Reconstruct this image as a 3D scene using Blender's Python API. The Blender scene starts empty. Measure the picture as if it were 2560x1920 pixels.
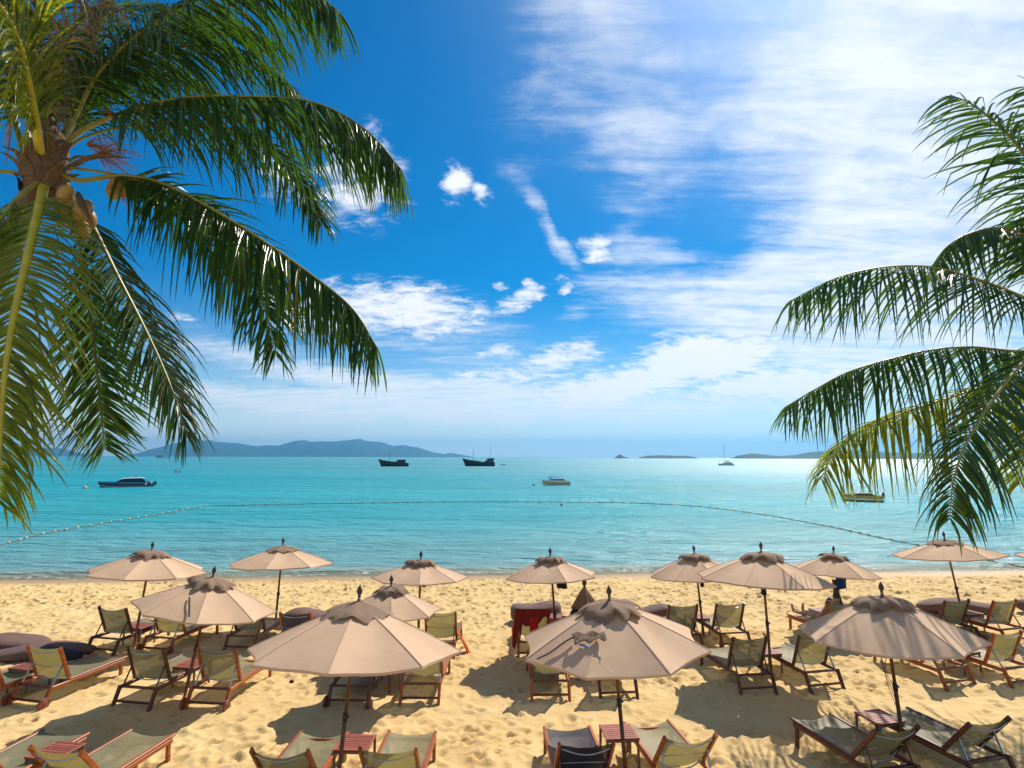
import bpy, math, random
import numpy as np
from mathutils import Vector, Matrix
R = math.radians
sc = bpy.context.scene
col = sc.collection

# ------------------------------------------------------------------ camera
F_PX = 1500.0                      # focal length in pixels of a 2560 x 1920 frame
CAM = Vector((0, 0, 4.65))
PITCH = math.atan2(182.5, F_PX)
ROLL = R(0.13)
cam_d = bpy.data.cameras.new('camera'); cam = bpy.data.objects.new('camera', cam_d); col.objects.link(cam)
cam_d.sensor_width = 36; cam_d.lens = 36 * F_PX / 2560; cam_d.clip_start = .1; cam_d.clip_end = 60000
cam.matrix_world = Matrix.Translation(CAM) @ Matrix.Rotation(math.pi/2 + PITCH, 4, 'X') @ Matrix.Rotation(ROLL, 4, 'Z')
sc.camera = cam
CR = cam.matrix_world.to_3x3()

# ------------------------------------------------------------------ sun, sky, exposure
SUN_EL, SUN_AZ = R(46), R(33)      # azimuth from +Y (out to sea) towards +X (right)
SUN = Vector((math.cos(SUN_EL)*math.sin(SUN_AZ), math.cos(SUN_EL)*math.cos(SUN_AZ), math.sin(SUN_EL)))
sd = bpy.data.lights.new('sun', 'SUN'); so = bpy.data.objects.new('sun', sd); col.objects.link(so)
sd.energy = 5.0; sd.angle = R(.5); sd.color = (1, .92, .80)
so.rotation_mode = 'QUATERNION'; so.rotation_quaternion = SUN.to_track_quat('Z', 'Y')
sc.view_settings.view_transform = 'Standard'; sc.view_settings.look = 'None'
sc.view_settings.exposure = 0.3; sc.view_settings.gamma = 1
sc.render.engine = 'CYCLES'
sc.cycles.use_denoising = True
sc.cycles.max_bounces = 6; sc.cycles.diffuse_bounces = 3; sc.cycles.glossy_bounces = 3
sc.cycles.transparent_max_bounces = 12; sc.cycles.volume_bounces = 0
sc.cycles.sample_clamp_indirect = 4

def ray(px, py):
    return CR @ Vector(((px-1280)/F_PX, (960-py)/F_PX, -1))
def gp(px, py, z=0.0):             # the point of height z that the photograph shows at (px, py)
    d = ray(px, py); return CAM + d * ((z - CAM.z) / d.z)
def at(px, py, Y):                 # the point at distance Y out from the camera
    d = ray(px, py); return CAM + d * (Y / d.y)

world = bpy.data.worlds.new('World'); sc.world = world; world.use_nodes = True
wn, wl = world.node_tree.nodes, world.node_tree.links
wn.clear()
def wnode(t, **kw):
    n = wn.new(t)
    for k, v in kw.items(): setattr(n, k, v)
    return n
def wmath(op, a, b=None, clamp=False):
    n = wnode('ShaderNodeMath', operation=op, use_clamp=clamp)
    for i, v in enumerate((a, b)):
        if v is None: continue
        if isinstance(v, (int, float)): n.inputs[i].default_value = v
        else: wl.new(v, n.inputs[i])
    return n.outputs[0]
def wrange(v, a, b, c=0, d=1, smooth=True):
    n = wnode('ShaderNodeMapRange', interpolation_type='SMOOTHSTEP' if smooth else 'LINEAR')
    wl.new(v, n.inputs[0])
    for i, x in enumerate((a, b, c, d)): n.inputs[i+1].default_value = x
    return n.outputs[0]
sky = wnode('ShaderNodeTexSky', sky_type='NISHITA', sun_disc=False)
sky.sun_elevation = SUN_EL; sky.sun_rotation = SUN_AZ
sky.air_density = 1.0; sky.dust_density = .15; sky.ozone_density = 4.0
tc = wnode('ShaderNodeTexCoord'); D = tc.outputs['Generated']
sep = wnode('ShaderNodeSeparateXYZ'); wl.new(D, sep.inputs[0])
# cloud-layer coordinates: the view direction cut with a layer overhead
zz = wmath('ADD', wmath('MAXIMUM', sep.outputs[2], 0.0), .13)
cmb = wnode('ShaderNodeCombineXYZ')
wl.new(wmath('DIVIDE', sep.outputs[0], zz), cmb.inputs[0]); wl.new(wmath('DIVIDE', sep.outputs[1], zz), cmb.inputs[1])
def wnoise(scale, stretch=(1, 1, 1), rot=0, detail=9, rough=.6, dist=0):
    m = wnode('ShaderNodeMapping'); m.inputs['Rotation'].default_value[2] = rot; m.inputs['Scale'].default_value = stretch
    wl.new(cmb.outputs[0], m.inputs[0])
    n = wnode('ShaderNodeTexNoise'); n.inputs['Scale'].default_value = scale; n.inputs['Detail'].default_value = detail
    n.inputs['Roughness'].default_value = rough; n.inputs['Distortion'].default_value = dist
    wl.new(m.outputs[0], n.inputs['Vector']); return n.outputs['Fac']
n_fine = wnoise(9, (1, 1.3, 1), .3, 11, .66, .4)
n_str = wnoise(3.4, (.5, 2.4, 1), R(36), 10, .66, .5)
n_big = wnoise(.62, (1, 1, 1), 1.0, 3, .5, 0)
# cloud masses: (px, py, half width, half height, tilt in degrees, weight, layer)  p = puffy, c = cirrus
CL = [(1143,472,44,34,-10,.95,'p'),(1200,488,38,22,15,.8,'p'),(1362,556,30,100,-34,.62,'c'),(1402,610,18,50,-25,.4,'c'),
 (1492,628,62,36,12,.8,'p'),(1545,590,70,50,20,.35,'c'),(1640,628,140,26,5,.35,'c'),
 (1575,360,150,220,-10,.5,'c'),(1400,110,180,160,20,.42,'c'),(1620,170,150,150,0,.12,'c'),
 (2450,450,520,330,-38,1.1,'c'),(2250,620,400,190,-30,.7,'c'),(2050,20,480,200,10,.36,'c'),(1950,260,420,90,-20,.32,'c'),(2650,200,480,420,0,.42,'c'),
 (1640,738,270,90,6,.72,'c'),(1900,775,260,95,8,.72,'c'),(2150,760,300,150,0,.7,'c'),
 (1010,772,250,66,6,1.0,'p'),(840,790,210,70,0,.85,'p'),(1180,790,150,40,8,.5,'c'),(1298,748,75,24,-18,.8,'p'),(1345,735,30,20,0,.7,'p'),
 (1258,714,26,12,10,.7,'p'),(1325,712,26,10,5,.7,'p'),(1402,705,30,9,10,.6,'p'),(1410,731,26,9,0,.75,'p'),(1420,790,60,18,-10,.35,'c'),
 (1770,892,230,72,-9,1.35,'p'),(1560,965,330,62,-10,1.2,'p'),(1395,898,150,44,-14,.85,'p'),(1240,884,70,22,-4,.8,'p'),
 (1960,958,330,70,-4,1.15,'p'),(1240,950,260,34,-6,.75,'p'),(2300,900,330,80,0,.7,'c'),
 (700,915,420,34,5,.5,'c'),(1050,968,420,26,4,.55,'c'),(560,860,280,36,8,.38,'c'),(620,985,420,30,0,.42,'c'),(1500,1035,620,34,-2,.5,'c'),(1000,1035,520,36,0,.4,'c'),
 (800,1000,900,60,0,.5,'c'),(1750,1010,900,55,0,.55,'c'),(1500,930,700,80,-4,.4,'c'),(1000,840,420,70,4,.45,'c'),
 (900,455,128,86,-20,.8,'p'),(700,440,70,40,0,.55,'p'),(465,795,44,22,10,.5,'p'),(1260,1088,60,9,0,.45,'p'),(1060,1090,70,9,0,.3,'p')]
wpn = wnode('ShaderNodeTexNoise'); wl.new(D, wpn.inputs['Vector']); wpn.inputs['Scale'].default_value = 11; wpn.inputs['Detail'].default_value = 4; wpn.inputs['Roughness'].default_value = .6
wsub = wnode('ShaderNodeVectorMath', operation='SUBTRACT'); wl.new(wpn.outputs['Color'], wsub.inputs[0]); wsub.inputs[1].default_value = (.5, .5, .5)
wsc = wnode('ShaderNodeVectorMath', operation='SCALE'); wl.new(wsub.outputs[0], wsc.inputs[0]); wsc.inputs['Scale'].default_value = .055
DW = wnode('ShaderNodeVectorMath', operation='ADD'); wl.new(D, DW.inputs[0]); wl.new(wsc.outputs[0], DW.inputs[1]); DW = DW.outputs[0]
sums = {'p': None, 'c': None}
for (px, py, rx, ry, tilt, w, lay) in CL:
    c = ray(px, py).normalized(); t1 = c.cross(Vector((0,0,1))).normalized(); t2 = t1.cross(c)
    a = R(-tilt); u = t1*math.cos(a) + t2*math.sin(a); v = c.cross(u)
    ori = Matrix((u, -v, c)).transposed()
    k = c.dot(CR @ Vector((0,0,-1)))       # true angular size off the axis
    m = wnode('ShaderNodeMapping', vector_type='TEXTURE'); wl.new(DW, m.inputs[0])
    m.inputs['Location'].default_value = c; m.inputs['Rotation'].default_value = ori.to_euler()
    m.inputs['Scale'].default_value = (1.12*rx/F_PX*k, 1.12*ry/F_PX*k, .6)
    ln = wnode('ShaderNodeVectorMath', operation='LENGTH'); wl.new(m.outputs[0], ln.inputs[0])
    b = wrange(ln.outputs['Value'], 1.25, .1, 0, w)
    sums[lay] = b if sums[lay] is None else wmath('MAXIMUM' if lay == 'p' else 'ADD', sums[lay], b)
puff = wmath('ADD', sums['p'], wmath('MULTIPLY', wmath('SUBTRACT', n_fine, .5), 2.3))
puff = wmath('MULTIPLY', wrange(puff, .18, 1.08), wrange(sums['p'], .02, .35))
cir = wmath('ADD', wmath('MINIMUM', sums['c'], 1.1), wmath('ADD', wmath('MULTIPLY', wmath('SUBTRACT', n_str, .5), 1.7), wmath('MULTIPLY', wmath('SUBTRACT', n_fine, .5), .9)))
cir = wmath('MULTIPLY', wmath('MULTIPLY', wrange(cir, .12, 1.5), wrange(sums['c'], .02, .45)), .95)
fill_cloud = wmath('MULTIPLY', wrange(wmath('ADD', n_big, wmath('MULTIPLY', wmath('SUBTRACT', n_str, .5), .6)), .46, .75), .8)  # added cloud sheet, mostly out of view, to whiten and brighten the shadow fill
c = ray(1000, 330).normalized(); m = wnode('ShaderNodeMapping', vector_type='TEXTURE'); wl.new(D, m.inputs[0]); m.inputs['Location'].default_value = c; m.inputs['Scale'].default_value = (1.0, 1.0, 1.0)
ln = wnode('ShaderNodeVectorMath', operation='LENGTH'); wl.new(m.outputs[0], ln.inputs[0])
fill_cloud = wmath('MULTIPLY', fill_cloud, wrange(ln.outputs['Value'], .45, .95))          # keeps the added fill cloud out of the blue sky in view
mask = wmath('MAXIMUM', wmath('MAXIMUM', puff, cir), fill_cloud, True)
# deep tropical blue: the sky colour with its saturation raised
hsv = wnode('ShaderNodeHueSaturation'); wl.new(sky.outputs[0], hsv.inputs['Color'])
hsv.inputs['Saturation'].default_value = 2.25; hsv.inputs['Value'].default_value = .84; hsv.inputs['Hue'].default_value = .5
hzm = wnode('ShaderNodeMix', data_type='RGBA'); wl.new(hsv.outputs[0], hzm.inputs['A']); hzm.inputs['B'].default_value = (9.2, 9.5, 9.4, 1)
dts = wnode('ShaderNodeVectorMath', operation='DOT_PRODUCT'); wl.new(D, dts.inputs[0]); dts.inputs[1].default_value = SUN
glow = wmath('MULTIPLY', wmath('POWER', wmath('MAXIMUM', dts.outputs['Value'], 0.0), 24.0), 6.0)   # aureole of thin cloud round the sun
wl.new(wmath('POWER', wrange(sep.outputs[2], .30, -.02, 0, 1, False), 2.2), hzm.inputs['Factor'])     # moist air pales the sky toward the horizon
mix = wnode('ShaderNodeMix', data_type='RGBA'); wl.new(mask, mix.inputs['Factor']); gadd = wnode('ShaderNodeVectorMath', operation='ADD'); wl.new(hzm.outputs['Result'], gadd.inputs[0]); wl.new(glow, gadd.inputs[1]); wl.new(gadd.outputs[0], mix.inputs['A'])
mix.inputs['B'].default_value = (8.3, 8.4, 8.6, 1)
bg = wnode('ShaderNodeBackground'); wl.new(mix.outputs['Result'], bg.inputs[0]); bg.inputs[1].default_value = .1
wo = wnode('ShaderNodeOutputWorld'); wl.new(bg.outputs[0], wo.inputs[0])
world.cycles.sampling_method = 'MANUAL'; world.cycles.sample_map_resolution = 512

# ------------------------------------------------------------------ helpers
rnd = random.Random(7)
def link(o): col.objects.link(o); return o
def tag(o, label=None, cat=None, group=None, kind=None):
    if label: o['label'] = label
    if cat: o['category'] = cat
    if group: o['group'] = group
    if kind: o['kind'] = kind
    return o
def empty(name, loc, rot=(0,0,0), label=None, cat=None, group=None):
    o = link(bpy.data.objects.new(name, None)); o.location = loc; o.rotation_euler = rot; o.empty_display_size = .2
    return tag(o, label, cat, group)
def part(name, me, mat, parent=None, loc=None, rot=None, label=None):
    if mat is not None and not (len(me.materials) and me.materials[0] is mat):
        if len(me.materials): me = me.copy(); me.materials.clear()
        me.materials.append(mat)
    o = link(bpy.data.objects.new(name, me))
    if parent: o.parent = parent
    if loc is not None: o.location = loc
    if rot is not None: o.rotation_euler = rot
    if label: o['label'] = label
    return o
class MB:
    def __init__(s): s.v = []; s.f = []; s.sm = []
    def add(s, vs, fs, smooth=False):
        b = len(s.v); s.v += [tuple(p) for p in vs]
        for f in fs: s.f.append(tuple(b+i for i in f)); s.sm.append(smooth)
    def beam(s, p0, p1, w, h, up=(0,0,1), ch=.18, w1=None, h1=None):
        p0, p1 = Vector(p0), Vector(p1); t = (p1-p0).normalized(); up = Vector(up)
        if abs(t.dot(up)) > .97: up = Vector((0,1,0))
        x = t.cross(up).normalized(); y = x.cross(t); rings = []
        for p, ww, hh in ((p0, w, h), (p1, w1 or w, h1 or h)):
            a, b = ww/2, hh/2; c = min(a, b)*ch*2
            rings.append([p + x*i + y*j for i, j in ((a-c,-b),(a,-b+c),(a,b-c),(a-c,b),(-a+c,b),(-a,b-c),(-a,-b+c),(-a+c,-b))])
        fs = [(i, (i+1)%8, 8+(i+1)%8, 8+i) for i in range(8)] + [tuple(range(7,-1,-1)), tuple(range(8,16))]
        s.add(rings[0]+rings[1], fs)
    def box(s, c, d):
        x, y, z = c; a, b, e = d[0]/2, d[1]/2, d[2]/2
        s.add([(x+i*a, y+j*b, z+k*e) for k in (-1,1) for i, j in ((-1,-1),(1,-1),(1,1),(-1,1))],
              [(3,2,1,0),(4,5,6,7),(0,1,5,4),(1,2,6,5),(2,3,7,6),(3,0,4,7)])
    def tube(s, pts, r, n=8, r1=None, smooth=True, flat=1.0, cap=True):
        pts = [Vector(p) for p in pts]; m = len(pts); rings = []; prev = None
        for i, p in enumerate(pts):
            t = (pts[min(i+1,m-1)] - pts[max(i-1,0)]).normalized()
            x = (t.cross(Vector((0,0,1))) if prev is None else prev - t*prev.dot(t))
            if x.length < 1e-4: x = t.cross(Vector((0,1,0)))
            x.normalize(); prev = x; y = t.cross(x)
            rr = r[i] if isinstance(r, (list, tuple)) else r + ((r1 if r1 is not None else r)-r)*i/(m-1)
            rings += [p + x*rr*math.cos(2*math.pi*k/n) + y*rr*flat*math.sin(2*math.pi*k/n) for k in range(n)]
        fs = [(i*n+k, i*n+(k+1)%n, (i+1)*n+(k+1)%n, (i+1)*n+k) for i in range(m-1) for k in range(n)]
        if cap: fs += [tuple(range(n-1,-1,-1)), tuple((m-1)*n+k for k in range(n))]
        s.add(rings, fs, smooth)
    def lathe(s, prof, n=16, c=(0,0,0), smooth=True):
        m = len(prof)
        vs = [(c[0]+r*math.cos(2*math.pi*k/n), c[1]+r*math.sin(2*math.pi*k/n), c[2]+z) for r, z in prof for k in range(n)]
        fs = [(i*n+k, i*n+(k+1)%n, (i+1)*n+(k+1)%n, (i+1)*n+k) for i in range(m-1) for k in range(n)]
        fs += [tuple(range(n-1,-1,-1)), tuple((m-1)*n+k for k in range(n))]
        s.add(vs, fs, smooth)
    def grid(s, rows, smooth=True, wrap=False):
        n = len(rows[0]); m = len(rows)
        fs = [(i*n+k, i*n+(k+1)%n, (i+1)*n+(k+1)%n, (i+1)*n+k) for i in range(m-1) for k in range(n if wrap else n-1)]
        s.add([p for r in rows for p in r], fs, smooth)
    def mesh(s, name):
        me = bpy.data.meshes.new(name); me.from_pydata(s.v, [], s.f); me.polygons.foreach_set('use_smooth', s.sm); me.update(); return me
def M1(name, fn, *a, **k):
    m = MB(); getattr(m, fn)(*a, **k); return m.mesh(name)
def catmull(pts, n):
    P = [Vector(p) for p in pts]; P = [P[0]*2-P[1]] + P + [P[-1]*2-P[-2]]; out = []
    segs = len(P)-3
    for i in range(n):
        x = i/(n-1)*segs; k = min(int(x), segs-1); t = x-k; a, b, c, d = P[k:k+4]
        out.append(.5*((2*b) + (c-a)*t + (2*a-5*b+4*c-d)*t*t + (3*b-a-3*c+d)*t**3))
    return out
def np_mesh(name, V, Fq, smooth=True):
    me = bpy.data.meshes.new(name); nv, nf = len(V), len(Fq)
    me.vertices.add(nv); me.vertices.foreach_set('co', V.astype(np.float32).ravel())
    me.loops.add(nf*4); me.loops.foreach_set('vertex_index', Fq.astype(np.int32).ravel())
    me.polygons.add(nf); me.polygons.foreach_set('loop_start', np.arange(nf, dtype=np.int32)*4)
    me.polygons.foreach_set('loop_total', np.full(nf, 4, np.int32))
    me.update(calc_edges=True); me.polygons.foreach_set('use_smooth', np.full(nf, smooth)); return me
def grid_faces(ny, nx):
    i = np.arange(ny-1)[:,None]*nx + np.arange(nx-1)[None,:]
    return np.stack([i, i+1, i+nx+1, i+nx], -1).reshape(-1, 4)

# ------------------------------------------------------------------ materials
def mat(name):
    m = bpy.data.materials.new(name); m.use_nodes = True; nt = m.node_tree; return m, nt, nt.nodes['Principled BSDF']
def nd(nt, t, ins=None, **kw):
    n = nt.nodes.new(t)
    for k, v in kw.items(): setattr(n, k, v)
    for k, v in (ins or {}).items():
        if hasattr(v, 'is_output'): nt.links.new(v, n.inputs[k])
        else: n.inputs[k].default_value = v
    return n
def ramp(nt, fac, stops):
    r = nt.nodes.new('ShaderNodeValToRGB'); nt.links.new(fac, r.inputs[0]); e = r.color_ramp.elements
    while len(e) < len(stops): e.new(.5)
    for x, (p, c) in zip(e, stops): x.position = p; x.color = (*c, 1)
    return r.outputs[0]
def simple(name, c, rough=.6, metal=0, var=.12, scale=6, bump=0, spec=.5, bscale=None):
    m, nt, b = mat(name); L = nt.links
    t = nd(nt, 'ShaderNodeTexCoord'); oi = nd(nt, 'ShaderNodeObjectInfo')
    add = nd(nt, 'ShaderNodeVectorMath', {0: t.outputs['Object'], 1: oi.outputs['Random']}, operation='ADD')
    n = nd(nt, 'ShaderNodeTexNoise', {'Vector': add.outputs[0], 'Scale': scale, 'Detail': 6, 'Roughness': .6})
    lo = tuple(x*(1-var) for x in c); hi = tuple(min(1, x*(1+var)) for x in c)
    L.new(ramp(nt, n.outputs['Fac'], [(.3, lo), (.7, hi)]), b.inputs['Base Color'])
    b.inputs['Roughness'].default_value = rough; b.inputs['Metallic'].default_value = metal; b.inputs['Specular IOR Level'].default_value = spec
    if bump:
        n2 = nd(nt, 'ShaderNodeTexNoise', {'Vector': add.outputs[0], 'Scale': bscale or scale*6, 'Detail': 4})
        bp = nd(nt, 'ShaderNodeBump', {'Height': n2.outputs['Fac'], 'Strength': bump, 'Distance': .01}); L.new(bp.outputs[0], b.inputs['Normal'])
    return m
def wood(name, a, b_, rough=.38, streak=22):
    m, nt, b = mat(name); L = nt.links
    t = nd(nt, 'ShaderNodeTexCoord'); oi = nd(nt, 'ShaderNodeObjectInfo')
    add = nd(nt, 'ShaderNodeVectorMath', {0: t.outputs['Object'], 1: oi.outputs['Random']}, operation='ADD')
    mp = nd(nt, 'ShaderNodeMapping', {0: add.outputs[0], 'Scale': (1, .12, 1)})
    n = nd(nt, 'ShaderNodeTexNoise', {'Vector': mp.outputs[0], 'Scale': streak, 'Detail': 8, 'Roughness': .65, 'Distortion': .5})
    c = ramp(nt, n.outputs['Fac'], [(.28, a), (.72, b_)])
    hs = nd(nt, 'ShaderNodeHueSaturation', {'Color': c})
    rv = nd(nt, 'ShaderNodeMapRange', {0: oi.outputs['Random'], 3: .72, 4: 1.25}); L.new(rv.outputs[0], hs.inputs['Value'])
    L.new(hs.outputs[0], b.inputs['Base Color'])
    rr = nd(nt, 'ShaderNodeMapRange', {0: n.outputs['Fac'], 3: rough-.08, 4: rough+.2}); L.new(rr.outputs[0], b.inputs['Roughness'])
    bp = nd(nt, 'ShaderNodeBump', {'Height': n.outputs['Fac'], 'Strength': .25, 'Distance': .004}); L.new(bp.outputs[0], b.inputs['Normal'])
    return m
def cloth(name, c, tr, trans=.3, see=0.0, weave=0, rough=.85, var=.08, sheen=0, wr=0):
    m, nt, b = mat(name); L = nt.links; out = nt.nodes['Material Output']
    t = nd(nt, 'ShaderNodeTexCoord'); oi = nd(nt, 'ShaderNodeObjectInfo')
    add = nd(nt, 'ShaderNodeVectorMath', {0: t.outputs['Object'], 1: oi.outputs['Random']}, operation='ADD')
    n = nd(nt, 'ShaderNodeTexNoise', {'Vector': add.outputs[0], 'Scale': 2.3, 'Detail': 7, 'Roughness': .6})
    L.new(ramp(nt, n.outputs['Fac'], [(.3, tuple(x*(1-var) for x in c)), (.7, tuple(x*(1+var) for x in c))]), b.inputs['Base Color'])
    b.inputs['Roughness'].default_value = rough
    if sheen: b.inputs['Sheen Weight'].default_value = sheen
    h = nd(nt, 'ShaderNodeTexNoise', {'Vector': add.outputs[0], 'Scale': 5.5, 'Detail': 3, 'Distortion': .8})
    bp = nd(nt, 'ShaderNodeBump', {'Height': h.outputs['Fac'], 'Strength': wr or .15, 'Distance': .03}); L.new(bp.outputs[0], b.inputs['Normal'])
    tl = nd(nt, 'ShaderNodeBsdfTranslucent', {'Color': (*tr, 1)})
    mx = nd(nt, 'ShaderNodeMixShader', {0: trans, 1: b.outputs[0], 2: tl.outputs[0]}); sh = mx.outputs[0]
    if see:
        tp = nd(nt, 'ShaderNodeBsdfTransparent', {'Color': (1,1,1,1)})
        mx2 = nd(nt, 'ShaderNodeMixShader', {0: see, 1: sh, 2: tp.outputs[0]}); sh = mx2.outputs[0]
    L.new(sh, out.inputs[0]); return m
TEAK = wood('teak', (.21,.043,.007), (.45,.118,.018))
DTEAK = wood('dark_teak', (.085,.026,.012), (.16,.05,.02))
TABLE = wood('table_wood', (.19,.045,.024), (.33,.085,.042), .5)
POLEW = wood('pole_wood', (.11,.045,.016), (.22,.095,.034), .45)
GREYLEG = simple('table_leg_wood', (.20,.14,.09), .6)
STEEL = simple('steel', (.42,.44,.46), .3, .9, .1)
BLACKM = simple('black_metal', (.02,.02,.022), .5)
SLING = cloth('olive_mesh', (.235,.22,.12), (.37,.30,.07), .27, .10, rough=.55, var=.16, wr=.4)
SLING_D = cloth('navy_mesh', (.022,.022,.035), (.03,.03,.04), .2, .05, rough=.5)
CANVAS = cloth('taupe_canvas', (.655,.445,.285), (.58,.37,.22), .16, 0, rough=.9, var=.09, wr=.22)
CAPC = cloth('cap_canvas', (.25,.16,.10), (.26,.17,.10), .08, 0, rough=.9, var=.1, wr=.4)
HEM = simple('hem', (.36,.24,.17), .9)
FINIAL = simple('finial_wood', (.07,.042,.032), .55)
MAUVE = cloth('mauve_canvas', (.15,.082,.066), (.1,.04,.04), .05, rough=.85, var=.15, wr=.35)
NAVY = cloth('black_cushion', (.016,.016,.022), (.02,.02,.02), .02, rough=.8)
RED = cloth('red_towel', (.30,.024,.012), (.45,.04,.01), .25, rough=.9, wr=.5)
ORANGE = cloth('orange_towel', (.75,.17,.03), (.8,.2,.03), .25, rough=.9, wr=.5)
BLUE = cloth('blue_cloth', (.012,.06,.24), (.02,.1,.4), .25, rough=.9, wr=.5)
BLKC = cloth('black_cloth', (.02,.018,.018), (.02,.02,.02), .05, rough=.9)
SKIN = simple('skin', (.42,.235,.165), .5, var=.06)
HAIR = simple('hair', (.03,.02,.015), .6)
WHITE = simple('white_gelcoat', (.78,.78,.76), .25, var=.04)
GLASSD = simple('dark_glass', (.012,.016,.02), .08, var=.05)
NAVYP = simple('navy_gelcoat', (.012,.02,.045), .2, var=.1)
BLUEP = simple('slate_blue_gelcoat', (.10,.17,.28), .25, var=.06)
YELL = simple('yellow_gelcoat', (.62,.30,.02), .3, var=.06)
BLUEC = simple('blue_canopy', (.02,.22,.62), .7, var=.06)
DARKW = simple('dark_hull_timber', (.022,.016,.014), .6, var=.25)
FLOATM = simple('float_foam', (.50,.37,.17), .6, var=.3)
ROPE = simple('rope', (.10,.085,.05), .9)

# sand
SLOPE = .062; SHORE = 27.9; SEA = -.65
def sand_mat():
    m, nt, b = mat('sand'); L = nt.links
    g = nd(nt, 'ShaderNodeNewGeometry'); P = g.outputs['Position']
    n1 = nd(nt, 'ShaderNodeTexNoise', {'Vector': P, 'Scale': .8, 'Detail': 8, 'Roughness': .65})
    c1 = ramp(nt, n1.outputs['Fac'], [(.3, (.61,.415,.172)), (.7, (.71,.515,.245))])
    n2 = nd(nt, 'ShaderNodeTexNoise', {'Vector': P, 'Scale': 55, 'Detail': 3, 'Roughness': .7})
    sp = ramp(nt, n2.outputs['Fac'], [(.27, (.45,.40,.36)), (.42, (1,1,1))])
    mx = nd(nt, 'ShaderNodeMix', {'Factor': .7, 'A': c1, 'B': sp}, data_type='RGBA', blend_type='MULTIPLY')
    # wetness rises toward the water's edge
    s = nd(nt, 'ShaderNodeVectorMath', {0: P, 1: (-SLOPE, 1, 0)}, operation='DOT_PRODUCT')
    nw = nd(nt, 'ShaderNodeTexNoise', {'Vector': P, 'Scale': .35, 'Detail': 3})
    sw = nd(nt, 'ShaderNodeMath', {0: s.outputs['Value'], 1: nw.outputs['Fac']}, operation='ADD')
    wet = nd(nt, 'ShaderNodeMapRange', {0: sw.outputs[0], 1: SHORE-1.9, 2: SHORE+.2}, interpolation_type='SMOOTHSTEP')
    mw = nd(nt, 'ShaderNodeMix', {'Factor': wet.outputs[0], 'A': mx.outputs['Result'], 'B': (.40,.25,.10,1)}, data_type='RGBA')
    L.new(mw.outputs['Result'], b.inputs['Base Color'])
    rg = nd(nt, 'ShaderNodeMapRange', {0: wet.outputs[0], 3: .95, 4: .35}); L.new(rg.outputs[0], b.inputs['Roughness'])
    b.inputs['Specular IOR Level'].default_value = .25
    n3 = nd(nt, 'ShaderNodeTexNoise', {'Vector': P, 'Scale': 9, 'Detail': 9, 'Roughness': .7})
    bp = nd(nt, 'ShaderNodeBump', {'Height': n3.outputs['Fac'], 'Strength': .55, 'Distance': .05}); L.new(bp.outputs[0], b.inputs['Normal'])
    return m
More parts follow.
